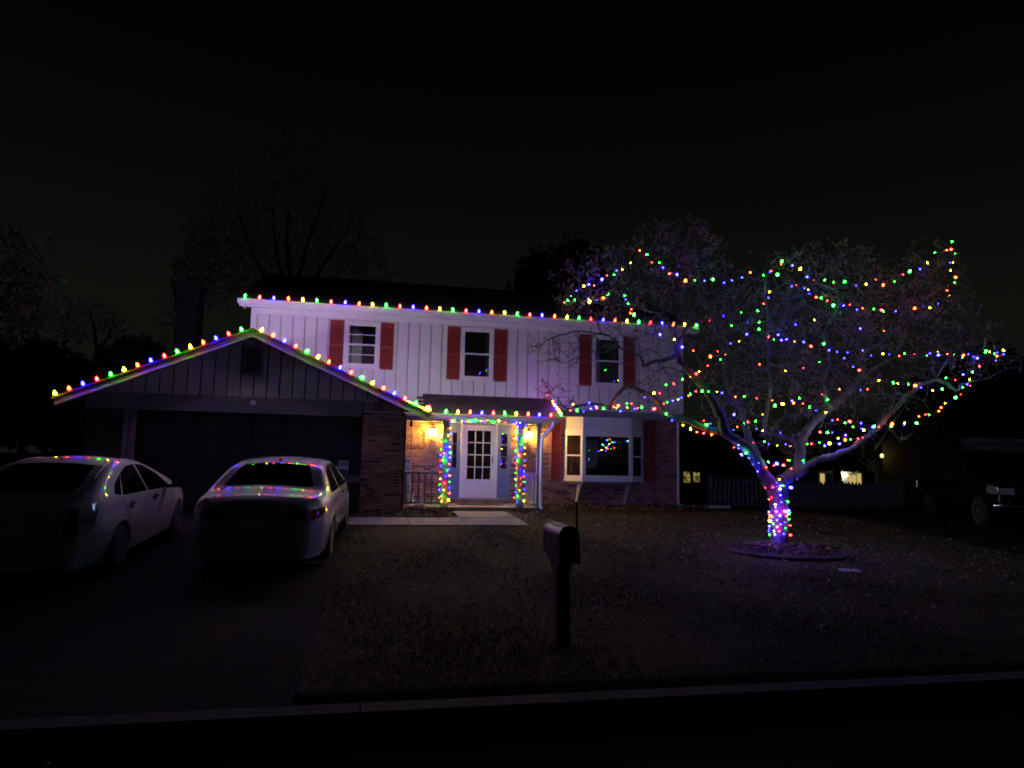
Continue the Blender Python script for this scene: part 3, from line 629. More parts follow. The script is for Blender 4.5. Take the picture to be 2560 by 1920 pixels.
# small bulbs over the entry and round the two porch posts
MC = ['red', 'green', 'blue', 'yellow', 'blue', 'orange', 'green']
def mcol(n, s=0):
    r = random.Random(s); return [MC[i % 7] if r.random() < .8 else r.choice(MC) for i in range(n)]
ent = [(785, 270), (815, 262), (850, 250), (918, 270), (955, 274), (992, 272), (1030, 275), (1062, 272), (1098, 260), (1128, 252), (1170, 270), (1212, 285), (1240, 272), (1270, 262), (1303, 278), (1337, 290), (1370, 280), (1403, 268), (1445, 282), (1488, 292), (1520, 280), (1557, 272), (1595, 287), (1640, 290), (1685, 295)]
pts = [AT(980+x*.1899, 1000+y*.1899, YP+.02) for x, y in ent]
light_string('small coloured lights swagged along the porch beam over the entry', pts, mcol(len(pts), 3), 'post', [(random.uniform(-.5, .5), -.6, -.5) for _ in pts], .02, scale=(.8, 1.1))
def wrap(x, y, r, z0, z1, n, turns, label, seed, group):
    pts, ups = [], []; rd = random.Random(seed)
    for i in range(n):
        f_ = (i+.5)/n; a = turns*2*math.pi*f_+rd.uniform(-.25, .25); z = z0+(z1-z0)*f_+rd.uniform(-.02, .02); sq = r*rd.uniform(1.0, 1.18)/max(abs(math.cos(a)), abs(math.sin(a)))
        sq = min(sq, r*1.30); pts.append((x+sq*math.cos(a), y+sq*math.sin(a), z)); ups.append((math.cos(a), math.sin(a), rd.uniform(-.5, .5)))
    return light_string(label, pts, mcol(n, seed), 'post', ups, 0, group, (.65, .95))
wrap(PLX, PY, .098, .40, 2.45, 54, 14, 'small coloured lights wound round the porch post beside the dark railing', 11, 'lights wound round the porch posts')
wrap(PRX, PY, .098, .40, 2.45, 54, 14, 'small coloured lights wound round the porch post beside the pale railing', 12, 'lights wound round the porch posts')

# ------------------------------------------------------------------ crab apple tree
TB = GR(1947, 1368); TY = TB[1]; TX = TB[0]
TREE = thing('crabapple_tree', 'spreading crab apple tree with bare twigs wound with coloured lights on the lawn', 'tree', TB)
def smooth_path(P, k=5):
    P = [np.asarray(p, float) for p in P]; out_ = []
    for i in range(len(P)-1):
        p0, p1, p2, p3 = P[max(i-1, 0)], P[i], P[i+1], P[min(i+2, len(P)-1)]
        for j in range(k):
            t = j/k; out_.append(.5*((2*p1)+(-p0+p2)*t+(2*p0-5*p1+4*p2-p3)*t*t+(-p0+3*p1-3*p2+p3)*t**3))
    out_.append(P[-1]); return out_
trunk = MB(); limbs = MB(); nodes = []; nrad = []
def limb(px, y0, y1, r0_, r1_, mb=limbs, n=8, pw=1.0):
    k = len(px); P = [AT(x, y, TY+y0+(y1-y0)*(i/(k-1))**pw) for i, (x, y) in enumerate(px)]
    P = smooth_path(P, 5); m_ = len(P); P = [p+rng.normal(size=3)*.012 for p in P]
    R_ = [(r0_+(r1_-r0_)*(i/(m_-1))**.8)*.86*random.uniform(.88, 1.14) for i in range(m_)]
    mb.tube(P, R_, n)
    for p, r in zip(P[3:], R_[3:]): nodes.append(p); nrad.append(r)
    return P
# trunk with root flare
TP = smooth_path([AT(x, y, TY) for x, y in ((1949, 1374), (1949, 1362), (1949, 1340), (1948, 1300), (1947, 1262), (1944, 1235), (1938, 1205))], 4)
tr_ = np.interp(np.linspace(0, 1, len(TP)), [0, .10, .22, .5, .75, 1], [.27, .215, .175, .160, .175, .20])
trunk.tube(TP, [r*random.uniform(.96, 1.04) for r in tr_], 14)
limb([(1938, 1225), (1914, 1191), (1891, 1148), (1853, 1108), (1815, 1082), (1803, 1042), (1772, 984), (1742, 948), (1711, 915), (1692, 885), (1689, 850), (1686, 815)], 0, -.5, .165, .035)
limb([(1853, 1108), (1815, 1085), (1777, 1075), (1727, 1052), (1689, 1044), (1663, 1037), (1651, 1011), (1625, 989), (1600, 978), (1570, 968), (1545, 985), (1524, 1019), (1501, 1011), (1473, 1010), (1446, 1014), (1424, 1021), (1400, 1010)], -.1, 1.6, .10, .014)
limb([(1692, 890), (1660, 900), (1632, 904), (1614, 913), (1603, 891), (1585, 881), (1558, 875), (1531, 846), (1504, 834), (1458, 828), (1404, 837), (1368, 852), (1346, 868)], -.45, .9, .05, .008)
limb([(1903, 1165), (1880, 1110), (1866, 1077), (1858, 1042), (1843, 1011), (1823, 976), (1812, 930), (1805, 880), (1790, 830), (1775, 780)], .05, 1.2, .10, .022)
limb([(1942, 1225), (1954, 1205), (1995, 1173), (2000, 1140), (2003, 1103), (2030, 1062), (2068, 1027), (2106, 996), (2144, 951), (2157, 913), (2165, 880), (2180, 830), (2160, 780), (2120, 740)], 0, .4, .155, .028)
limb([(1985, 1190), (2005, 1180), (2030, 1156), (2081, 1140), (2122, 1125), (2160, 1098), (2190, 1070), (2230, 1030), (2268, 990), (2296, 965), (2314, 956), (2338, 951), (2363, 956), (2387, 975), (2403, 964), (2428, 954), (2460, 948), (2501, 930), (2540, 918)], 0, -1.3, .095, .012)
limb([(2001, 1120), (1975, 1095), (1940, 1088), (1930, 1075), (1954, 1047), (1992, 1037), (2050, 1020), (2110, 985), (2170, 960), (2240, 935)], .05, 1.6, .06, .018)
limb([(1687, 830), (1660, 795), (1620, 775), (1570, 762), (1520, 765), (1470, 750), (1430, 745)], -.5, .2, .03, .007)
limb([(1690, 860), (1720, 815), (1740, 770), (1745, 720), (1735, 660)], -.5, .5, .03, .008)
limb([(1772, 984), (1730, 940), (1670, 920), (1640, 930)], -.3, .8, .03, .008)
limb([(1905, 1090), (1920, 1020), (1925, 950), (1921, 880), (1918, 800), (1912, 720), (1930, 660)], .1, -.8, .05, .010)
limb([(2068, 1027), (2060, 960), (2075, 900), (2060, 830), (2095, 770), (2090, 720)], .2, -.7, .045, .010)
limb([(2144, 951), (2210, 905), (2280, 890), (2350, 888), (2430, 890), (2500, 885)], .3, -.8, .04, .008)
limb([(2165, 880), (2230, 830), (2290, 780), (2330, 720), (2335, 660), (2365, 625)], .4, -.3, .035, .007)
limb([(1843, 1011), (1890, 970), (1950, 945), (1990, 905), (2010, 860)], .6, 1.8, .035, .010)
link('trunk', trunk, M['bark'], TREE, smooth=True).matrix_parent_inverse = Matrix.Translation([-q for q in TB])
link('limbs', limbs, M['bark'], TREE, smooth=True).matrix_parent_inverse = Matrix.Translation([-q for q in TB])
def fill(nodes, attract, mb, rmax=.012, rmin=.0024, wob=.12, droop=.03, sides=3):
    N = np.zeros((len(nodes)+len(attract)*3, 3)); k = len(nodes); N[:k] = nodes; ends = []
    for a in attract:
        d2 = ((N[:k]-a)**2).sum(1); i = int(d2.argmin()); L_ = math.sqrt(d2[i])
        if L_ < .04: continue
        s = N[i]; j = rng.normal(size=(2, 3))*wob*L_
        p1 = s+(a-s)*.33+j[0]+(0, 0, droop*L_); p2 = s+(a-s)*.68+j[1]
        r0_ = min(rmax, rmin*1.4+.010*L_); mb.tube([s, p1, p2, a], [r0_, r0_*.8+rmin*.2, r0_*.45+rmin*.55, rmin], sides, cap=False)
        N[k] = p1; N[k+1] = p2; N[k+2] = a; k += 3; ends.append(a)
    return ends
def lobe_pts(lobes, n, base):
    out_ = []; wt = np.array([l[2]*l[3]*l[6] for l in lobes], float); wt /= wt.sum()
    for i in rng.choice(len(lobes), n, p=wt):
        cx_, cy_, rx_, ry_, dy, ry2, _w = lobes[i]
        while True:
            q = rng.uniform(-1, 1, 3)
            if q@q < 1: break
        q = q*(1+.22*abs(rng.normal()))
        out_.append(AT(cx_+q[0]*rx_, cy_+q[1]*ry_, base+dy+q[2]*ry2))
    return out_
LOB = [(1480, 735, 85, 80, .2, .9, 1), (1560, 690, 110, 80, .0, 1.3, 1), (1700, 640, 110, 85, .3, 1.2, .9), (1640, 780, 130, 90, -.3, 1.5, .8), (1760, 760, 110, 110, .4, 1.6, .9),
       (1880, 880, 130, 140, .6, 1.8, 1.5), (2020, 870, 140, 150, .5, 1.9, 1.5), (1960, 720, 90, 100, -.5, 1.3, 1), (2090, 700, 120, 90, -.3, 1.3, 1.0), (2200, 790, 120, 100, .2, 1.5, .9),
       (2330, 700, 80, 90, -.2, 1.0, .8), (2380, 840, 120, 90, -.6, 1.2, .6), (2480, 900, 75, 50, -1.0, .8, .8), (2250, 960, 110, 70, .4, 1.4, .7), (2080, 1010, 110, 60, .6, 1.2, .8), (1850, 1010, 90, 60, .7, 1.2, .8),
       (1410, 870, 90, 45, .9, .5, .9), (1390, 985, 55, 35, 1.6, .4, .8), (1640, 960, 80, 60, .4, .9, .8), (2200, 1080, 70, 45, .2, .9, .5), (1560, 860, 80, 50, .3, .8, .8), (1960, 1090, 80, 60, .2, .8, .5)]
tw = MB(); A1 = lobe_pts(LOB, 900, TY); A2 = lobe_pts(LOB, 4300, TY)
ends = fill(nodes, A1, tw, rmax=.022, rmin=.005, wob=.12, sides=4)
ends = fill(nodes+ends, A2, tw, rmax=.014, rmin=.0038, wob=.10)
# downward and whip twigs on the limbs themselves
link('twigs', tw, M['twig'], TREE).matrix_parent_inverse = Matrix.Translation([-q for q in TB])
lf = MB()
LL = [(1440, 720, 90, 80, .2, .9, 1), (1540, 660, 110, 60, .0, 1.2, 1), (1730, 620, 120, 75, .3, 1.2, 1.5), (2080, 670, 130, 80, -.3, 1.3, .9), (2200, 760, 150, 90, .2, 1.4, .8), (2120, 850, 130, 70, .2, 1.4, .8), (2320, 700, 90, 100, -.2, 1, .8), (2400, 830, 130, 110, -.5, 1.3, .5), (1900, 800, 110, 90, .2, 1.4, .7), (2000, 960, 120, 70, .4, 1.4, .5), (1400, 880, 80, 35, 1.0, .4, .3), (1390, 985, 45, 30, 1.6, .3, .4), (1640, 780, 130, 70, -.3, 1.3, .3)]
E_ = np.array(ends)
for a in lobe_pts(LL, 2600, TY):
    i = int(((E_-a)**2).sum(1).argmin()); c = E_[i]
    for _ in range(random.randint(1, 4)): quad_leaf(lf, c+rng.normal(size=3)*.05, random.uniform(.035, .07), random.uniform(.02, .04), 1.2)
link('leaves', lf, M['leaf'], TREE).matrix_parent_inverse = Matrix.Translation([-q for q in TB])
# edged mulch ring round the trunk
c0 = GR(1962, 1378); ringx, ringy = 1.05, .95
rg = MB(); nseg = 22
ring = thing('tree_ring', 'low circle of edging stones round the foot of the lit tree', 'edging', (c0[0], c0[1], g(c0[1])))
for i in range(nseg):
    a0_, a1_ = 2*math.pi*(i+.03)/nseg, 2*math.pi*(i+.97)/nseg
    P = [(math.cos(a)*ringx*k, math.sin(a)*ringy*k) for a, k in ((a0_, .95), (a1_, .95), (a1_, 1.06), (a0_, 1.06))]
    link('edging_stone', MB().prismz(P, -.03, .014+random.uniform(-.008, .008)), M['kerb'], ring)
P = [(c0[0]+math.cos(a)*ringx*.94, c0[1]+math.sin(a)*ringy*.94) for a in np.linspace(0, 2*math.pi, 24, endpoint=False)]
bed('mulch_bed', P)
ch = MB()
for _ in range(900):
    a, r = random.uniform(0, 6.283), math.sqrt(random.random())*.92
    quad_leaf(ch, (c0[0]+math.cos(a)*ringx*r, c0[1]+math.sin(a)*ringy*r, g(c0[1])+.05+.03*(1-r)+random.uniform(0, .03)), random.uniform(.05, .12), random.uniform(.02, .05), .7)
o = link('bark_chips', ch, M['chips']); tag(o, 'wood chips inside the ring round the lit tree', 'mulch', kind='stuff')

# tree light strings: bulbs traced on the tree's own depth
def tstring(label, px, y0, y1, seed, breaks=(), jit=.10, sag=.02):
    k = len(px); r = random.Random(seed)
    pts = [AT(x+r.uniform(-4, 4), y+r.uniform(-4, 4), TY+y0+(y1-y0)*i/max(1, k-1)+r.uniform(-jit, jit)) for i, (x, y) in enumerate(px)]
    return light_string(label, pts, mcol(k, seed), 'mini', None, sag, 'light strings in the tree', (.85, 1.35), breaks=breaks)
tstring('small lights looped over the top of the tree crown and down its tall tip', [(1412, 755), (1427, 742), (1440, 727), (1459, 720), (1473, 714), (1488, 716), (1500, 698), (1518, 693), (1535, 688), (1543, 680), (1557, 670), (1577, 658), (1603, 631), (1621, 633), (1627, 652), (1647, 656), (1660, 671), (1677, 680), (1694, 689), (1713, 701), (1740, 704), (1759, 702), (1783, 697), (1810, 705), (1833, 704), (1853, 695), (1878, 683), (1908, 685), (1928, 677), (1951, 656), (1976, 664), (1999, 676), (2017, 695), (2034, 699), (2058, 705), (2086, 706), (2115, 705), (2137, 713), (2169, 708), (2189, 703), (2206, 707), (2236, 706), (2253, 689), (2275, 679), (2298, 670), (2319, 655), (2336, 632), (2365, 622), (2384, 609), (2375, 627), (2387, 636), (2377, 656), (2384, 660), (2375, 677), (2384, 691), (2386, 710), (2373, 724), (2371, 742), (2348, 763), (2328, 766), (2308, 765), (2288, 772)], -.6, -.5, 21)
tstring('small lights sagging through the crown end nearest the upper gutter', [(1413, 754), (1434, 752), (1470, 749), (1477, 746), (1491, 748), (1502, 744), (1515, 737), (1525, 732), (1557, 736), (1564, 748), (1573, 757), (1575, 769), (1579, 778), (1589, 787), (1602, 803), (1634, 831), (1646, 836), (1686, 851), (1706, 870), (1733, 879)], -.3, -.7, 22)
tstring('small lights in a falling row below the crown top', [(1975, 713), (1995, 712), (2009, 724), (2022, 727), (2029, 738), (2041, 744), (2054, 750), (2067, 750), (2082, 762), (2111, 762), (2126, 764), (2139, 773), (2155, 774), (2187, 770), (2205, 777), (2212, 778), (2240, 780)], -.9, -.4, 23)
tstring('small lights zigzagging down the upright middle branches', [(1951, 656), (1938, 690), (1930, 676), (1923, 727), (1922, 743), (1912, 758), (1891, 776), (1896, 807), (1895, 828), (1867, 837), (1844, 850), (1823, 861), (1812, 883), (1798, 896), (1793, 875), (1777, 897), (1770, 914), (1752, 928), (1739, 936), (1725, 945), (1706, 951), (1687, 961), (1667, 963), (1649, 979), (1635, 987), (1614, 994)], -.9, -.2, 24)
tstring('small lights stretched across the middle of the crown to its long side branch', [(1923, 837), (1938, 845), (1948, 832), (1956, 850), (1967, 848), (1985, 852), (2007, 858), (2030, 866), (2057, 865), (2075, 877), (2094, 884), (2110, 899), (2123, 885), (2136, 918), (2149, 924), (2157, 881), (2179, 893), (2203, 884), (2224, 888), (2250, 894), (2264, 884), (2284, 888), (2314, 889), (2323, 882), (2343, 881), (2350, 885), (2369, 882), (2383, 888), (2406, 889), (2409, 897), (2424, 888), (2433, 895), (2446, 891), (2459, 881), (2465, 875), (2475, 880), (2489, 883), (2496, 880), (2504, 877), (2507, 886), (2487, 892), (2488, 903)], -.6, -1.2, 25)
tstring('small lights swooping from the long side branch back under the crown', [(2447, 920), (2428, 933), (2408, 940), (2424, 946), (2415, 960), (2424, 960), (2405, 971), (2400, 983), (2393, 990), (2383, 997), (2365, 1012), (2353, 1018), (2343, 1027), (2325, 1033), (2309, 1037), (2297, 1043), (2288, 1054), (2263, 1057), (2255, 1065), (2233, 1061), (2227, 1067), (2200, 1069), (2189, 1064), (2177, 1066), (2158, 1072), (2153, 1057)], -1.3, -.6, 26)
tstring('small lights lying along the arched side branch', [(2387, 948), (2369, 947), (2357, 972), (2335, 974), (2306, 967), (2288, 960), (2268, 958), (2250, 954), (2234, 954), (2196, 948), (2172, 973), (2149, 971), (2100, 976), (2072, 992), (2052, 990)], -1.2, .2, 27)
tstring('small lights draped through the low twigs above the fork', [(1663, 1013), (1672, 1008), (1684, 1005), (1694, 1002), (1706, 996), (1717, 990), (1728, 981), (1737, 977), (1755, 977), (1775, 975), (1794, 980), (1808, 984), (1840, 994), (1857, 989), (1893, 996), (1927, 999), (1939, 1014), (1958, 1011), (1984, 998), (1982, 1008), (2000, 994), (2008, 1009), (2024, 1018), (2038, 1029), (2060, 1036), (2079, 1052), (2092, 1049), (2108, 1057), (2130, 1058), (2134, 1065), (2153, 1071)], -.4, -.3, 28)
tstring('small lights along the low limb reaching towards the bay window', [(1663, 1028), (1668, 1036), (1680, 1048), (1707, 1065), (1722, 1076), (1741, 1079), (1760, 1084), (1775, 1085), (1784, 1084), (1797, 1080), (1815, 1073), (1832, 1074), (1842, 1066), (1856, 1059), (1874, 1057), (1891, 1052), (1892, 1069), (1908, 1075), (1947, 1081)], .35, -.2, 29)
tstring('small lights among the short twigs over the low limb', [(1758, 1054), (1766, 1062), (1777, 1057), (1814, 1051), (1838, 1038), (1903, 1036)], .1, -.3, 30)
tstring('small lights strung level between the two main forks', [(1887, 1110), (1909, 1106), (1924, 1107), (1940, 1113), (1963, 1111), (1973, 1118), (2016, 1110), (2032, 1111), (2051, 1110), (2061, 1113), (2077, 1109), (2096, 1112), (2110, 1102), (2125, 1097), (2144, 1100), (2158, 1095)], -.2, -.35, 31, jit=.04)
tstring('small lights in the twigs beside the rising side limb', [(2052, 1082), (2065, 1080), (2084, 1082), (2096, 1091), (2114, 1090)], -.2, -.4, 32)
tstring('small lights bunched on the underside of the thick leaning limb', [(1835, 1116), (1847, 1111), (1844, 1124), (1851, 1135), (1853, 1138), (1862, 1135), (1873, 1149), (1880, 1163), (1889, 1178), (1900, 1161), (1873, 1118)], -.2, -.2, 33, jit=.03)
tstring('small lights hung across the fork of the trunk', [(1914, 1167), (1919, 1153), (1932, 1165), (1943, 1156), (1958, 1163), (1966, 1154), (1976, 1151), (1977, 1168), (2008, 1154), (2013, 1158), (1947, 1198), (1943, 1203)], -.22, -.2, 34, jit=.03)
tstring('small lights on the drooping branch tips in front of the bay window head', [(1424, 1024), (1441, 1027), (1458, 1026), (1475, 1025), (1488, 1015), (1494, 1018), (1509, 1021), (1533, 1021), (1544, 1023), (1556, 1024), (1571, 1022), (1585, 1020), (1593, 1021), (1607, 1018), (1639, 1019)], 1.6, .4, 35, jit=.04)
tstring('small lights in the upper twigs of the drooping branch', [(1370, 985), (1378, 1000), (1392, 1012), (1432, 1011), (1471, 1007), (1544, 1015), (1563, 1010), (1580, 1006)], 1.7, .7, 36, jit=.04)
tstring('small scattered lights deep in the crown behind the middle branches', [(1770, 804), (1826, 812), (1870, 806), (1855, 780), (1812, 790), (1900, 905), (1960, 930), (2010, 920), (2046, 905), (1990, 815), (2040, 800), (2150, 820), (2210, 830)], .6, 1.0, 37, jit=.3)
tk = [(770, 600), (865, 597), (955, 570), (993, 577), (952, 625), (1072, 592), (955, 697), (820, 750), (852, 722), (968, 780), (1047, 770), (895, 815), (900, 850), (820, 905), (905, 895), (1000, 890), (1045, 882), (1060, 932), (845, 950), (862, 970), (945, 955), (1030, 960), (825, 978), (915, 1012), (1060, 997), (832, 1025), (1012, 1033), (825, 1080), (915, 1090), (1075, 1075), (820, 1120), (1022, 1105), (880, 1140), (890, 1180), (998, 1178), (1075, 1195), (940, 1150), (960, 1060), (870, 1050)]
tcn = [1949+0*y for x, y in tk]; pts = []; ups = []
for x, y in tk:
    px, py = 1760+x*.1989, 1100+y*.1989; off = (px-1949)/27.0; off = max(-1, min(1, off)); q = AT(px, py, TY-.185*math.sqrt(max(0, 1-off*off))-.02); pts.append(q); ups.append((off, -.8, random.uniform(-.6, .6)))
TC = ['red', 'blue', 'green', 'red', 'blue', 'yellow', 'blue']
light_string('small lights wound thickly round the tree trunk', pts, [TC[(i*3) % 7] for i in range(len(pts))], 'mini', ups, 0, 'light strings in the tree', (1.0, 1.4))
bk = []
for i in range(22):
    f_ = i/22; p = TP[int(f_*(len(TP)-1))]; a = random.uniform(.3, 2.8); bk.append(p+np.array([math.cos(a)*.2, math.sin(a)*.2, 0]))
light_string('small lights on the house side of the tree trunk', bk, mcol(22, 42), 'mini', [(0, 1, .3)]*22, 0, 'light strings in the tree')

# ------------------------------------------------------------------ cars (length along +Y from tail x=0, built in local x = forward)
def ip(P, x): return float(np.interp(x, [p[0] for p in P], [p[1] for p in P]))
class CarShape:
    def __init__(s, L, hw, zb, top, belt, plan, tumble=.40, crown=.045, r=.07):
        s.L, s.hw, s.zb, s.top, s.belt, s.plan, s.tumble, s.crown, s.r = L, hw, zb, top, belt, plan, tumble, crown, r
        xs = np.linspace(0, L, 241); kk = np.hanning(15); kk /= kk.sum()
        def sm(P):
            y = np.interp(xs, [p[0] for p in P], [p[1] for p in P]); yp = np.pad(y, 7, mode='edge'); return list(zip(xs, np.convolve(yp, kk, 'valid')))
        s.top = sm(top); s.belt = sm(belt); s.plan = sm(plan); s.xs = xs
        s.tx = np.array([p[0] for p in s.top]); s.tz = np.array([p[1] for p in s.top]); s.bz = np.array([p[1] for p in s.belt]); s.pz = np.array([p[1] for p in s.plan])
    def zt(s, x): return float(np.interp(x, s.tx, s.tz))
    def be(s, x): return min(float(np.interp(x, s.tx, s.bz)), s.zt(x)-.03)
    def W(s, x, z):
        w_ = s.hw*float(np.interp(x, s.tx, s.pz)); b = s.be(x); zm = .62; zt = s.zt(x)
        if z <= b:
            v = w_*(1-.075*max(0, (zm-z)/(zm-s.zb))**2) if z < zm else w_*(1-.035*((z-zm)/max(.05, b-zm))**2)
            v -= .010*math.exp(-((z-(b-.16))/.03)**2)          # shoulder crease
        else: v = w_*.965-s.tumble*(z-b)-.05*(z-b)**2
        d = s.r-(zt-z)
        if d > 0: v -= s.r-math.sqrt(max(0, s.r*s.r-min(d, s.r)**2))
        return v
    def Z(s, x, y):
        zt = s.zt(x); wt = s.W(x, zt); return zt+s.crown*(1-min(1, abs(y)/max(wt, .01))**2)
    def section(s, x):
        b, zt = s.be(x), s.zt(x); zs = list(np.linspace(s.zb, b, 11))+[b+(zt-b)*math.sin(t*math.pi/2) for t in np.linspace(0, 1, 12)[1:]]
        P = [(s.W(x, z), z) for z in zs]; wt = P[-1][0]
        P += [(wt*(1-t), s.Z(x, wt*(1-t))) for t in np.linspace(0, 1, 8)[1:]]
        return P
    def body(s, wheels, Ra):
        xs = np.unique(np.concatenate([np.linspace(0, .3, 9), np.linspace(.3, s.L-.3, 64), np.linspace(s.L-.3, s.L, 9)]))
        mb = MB(); S_ = [s.section(x) for x in xs]; n = len(S_[0]); vs = []
        for x, P in zip(xs, S_):
            vs += [(x, -y, z) for y, z in P]+[(x, y, z) for y, z in P[-2::-1]]
        m_ = 2*n-1; fs = []
        for i in range(len(xs)-1):
            for j in range(m_-1):
                q = (i*m_+j, (i+1)*m_+j, (i+1)*m_+j+1, i*m_+j+1)
                c = np.mean([vs[k] for k in q], axis=0)
                if (j < 11 or j > m_-13) and any((c[0]-wx_)**2+(c[2]-wz_)**2 < Ra*Ra for wx_, wz_ in wheels): continue
                fs.append(q)
        mb.add(vs, fs)
        for e, sg in ((0, -1), (len(xs)-1, 1)):     # bulged end caps
            P = S_[e]; zs = [p[1] for p in P[:22]]; rows = []
            for y, z in P[:22]: rows.append([(xs[e]+sg*.10*(1-(t*t))*(1-.35*((z-.6)/.5)**2), t*y, z) for t in np.linspace(-1, 1, 15)])
            top = [(xs[e]+sg*.001, -y, z) for y, z in P[21:]]
            mb.add([p for r_ in rows for p in r_], [((i*15+j), (i*15+j+1), ((i+1)*15+j+1), ((i+1)*15+j)) for i in range(21) for j in range(14)])
            a = [(x_, y_, z_) for x_, y_, z_ in rows[-1]]; b_ = [(xs[e], y_, s.Z(xs[e], y_)) for _, y_, _ in rows[-1]]
            mb.add(a+b_, [(j, j+1, 15+j+1, 15+j) for j in range(14)])
        return mb
    def cap(s, y, z):                              # rear end surface
        W0 = s.W(0, z); t = min(1, abs(y)/W0); return -.10*(1-t*t)*(1-.35*((z-.6)/.5)**2)
    def rear(s, bot, tp, sg, off=.006, nu=8, nv=5):
        mb = MB(); vs = []
        for u in np.linspace(0, 1, nu):
            f_ = u*(len(bot)-1); i = min(int(f_), len(bot)-2); t = f_-i
            b = np.array(bot[i])*(1-t)+np.array(bot[i+1])*t; c = np.array(tp[i])*(1-t)+np.array(tp[i+1])*t
            for v in np.linspace(0, 1, nv): p = b*(1-v)+c*v; p[0] = min(p[0], s.W(0, p[1])-.002); vs.append((s.cap(p[0], p[1])-off, sg*p[0], p[1]))
        return mb.add(vs, [(i*nv+j, (i+1)*nv+j, (i+1)*nv+j+1, i*nv+j+1) for i in range(nu-1) for j in range(nv-1)])
    def side(s, bot, tp, sg, off=.004, nu=12, nv=6):   # patch on a flank between two polylines of (x,z)
        mb = MB(); vs = []
        for u in np.linspace(0, 1, nu):
            f_ = u*(len(bot)-1); i = min(int(f_), len(bot)-2); t = f_-i
            b = np.array(bot[i])*(1-t)+np.array(bot[i+1])*t; c = np.array(tp[i])*(1-t)+np.array(tp[i+1])*t
            for v in np.linspace(0, 1, nv): p = b*(1-v)+c*v; vs.append((p[0], sg*(s.W(p[0], p[1])+off), p[1]))
        return mb.add(vs, [(i*nv+j, (i+1)*nv+j, (i+1)*nv+j+1, i*nv+j+1) for i in range(nu-1) for j in range(nv-1)])
    def over(s, x0, x1, k0, k1, off=.005, nu=10, nv=13):   # patch on the upper surface, k = share of half width at both ends
        mb = MB(); vs = []
        for u in np.linspace(0, 1, nu):
            x = x0+(x1-x0)*u; k = k0+(k1-k0)*u; wt = s.W(x, s.zt(x))*k
            for t in np.linspace(-1, 1, nv): vs.append((x-off*.6*np.sign(s.zt(x+.02)-s.zt(x-.02)), t*wt, s.Z(x, t*wt)+off))
        return mb.add(vs, [(i*nv+j, (i+1)*nv+j, (i+1)*nv+j+1, i*nv+j+1) for i in range(nu-1) for j in range(nv-1)])
    def line(s, P, sg, w_=.006):                   # shut line as thin dark strip
        mb = MB(); P = smooth_path([(x, 0, z) for x, z in P], 4); vs = []
        for i, p in enumerate(P):
            t = P[min(i+1, len(P)-1)]-P[max(i-1, 0)]; t /= np.linalg.norm(t); nn = np.array([-t[2], 0, t[0]])
            for k in (-1, 1): q = p+nn*k*w_; vs.append((q[0], sg*(s.W(q[0], q[2])+.0025), q[2]))
        return mb.add(vs, [(2*i, 2*i+1, 2*i+3, 2*i+2) for i in range(len(P)-1)])
    def arch(s, wx_, wz_, Ra, sg):
        mb = MB(); vs = []
        for i in range(29):
            a = math.pi*(-.12+1.24*i/28)
            for k, o_ in ((Ra-.03, -.09), (Ra-.025, .006), (Ra+.02, .010), (Ra+.045, .002)):
                x, z = wx_+k*math.cos(a), max(s.zb+.002, wz_+k*math.sin(a)); vs.append((x, sg*(s.W(x, z)+o_), z))
        return mb.add(vs, [(i*4+j, (i+1)*4+j, (i+1)*4+j+1, i*4+j+1) for i in range(28) for j in range(3)])
def weld(o):
    import bmesh
    b = bmesh.new(); b.from_mesh(o.data); bmesh.ops.remove_doubles(b, verts=b.verts, dist=.003); bmesh.ops.recalc_face_normals(b, faces=b.faces); b.to_mesh(o.data); b.free()
    o.data.polygons.foreach_set('use_smooth', [True]*len(o.data.polygons)); return o
def wheel(parent, x, y, r, wd, spokes, sg):
    wv = link('wheel', MB().lathe([(r*.66, -wd/2), (r*.9, -wd/2), (r*.98, -wd*.38), (r, -wd*.2), (r, wd*.2), (r*.98, wd*.38), (r*.9, wd/2), (r*.66, wd/2), (r*.60, wd*.3), (r*.60, -wd*.3)], 28, ax='y'), M['tyre'], parent, smooth=True)
    wv.location = (x, y, r)
    mb = MB().lathe([(r*.67, sg*wd*.49), (r*.68, sg*wd*.52), (r*.62, sg*wd*.50), (r*.60, sg*wd*.25)][::1], 28, ax='y').lathe([(r*.16, sg*wd*.46), (r*.13, sg*wd*.52), (.01, sg*wd*.53)], 12, ax='y')
    for i in range(spokes):
        a = 2*math.pi*i/spokes; ca, sa = math.cos(a), math.sin(a)
        P = []
        for rr_, h in ((.10, .075), (.64, .045)):
            for k in (-1, 1): P.append((ca*rr_*r-sa*k*h*r*1.4, sg*wd*(.49 if rr_ < .2 else .47), sa*rr_*r+ca*k*h*r*1.4))
        for rr_, h in ((.10, .075), (.64, .045)):
            for k in (-1, 1): P.append((ca*rr_*r-sa*k*h*r*1.4, sg*wd*.38, sa*rr_*r+ca*k*h*r*1.4))
        mb.add(P, [(0, 1, 3, 2), (0, 2, 6, 4), (1, 5, 7, 3)])
    link('rim', mb, M['rim'], wv); link('brake', MB().lathe([(r*.45, sg*wd*.18), (r*.45, sg*wd*.2)], 20, ax='y'), M['dark'], wv)
def place(root, X, Y, rz_):
    root.location = (X, Y, g(Y+1.0)+.016); root.rotation_euler = (0, 0, rz_)
    slope = (g(Y+3.9)-g(Y+.95))/2.95; root.rotation_euler = (0, -math.atan(slope), rz_)
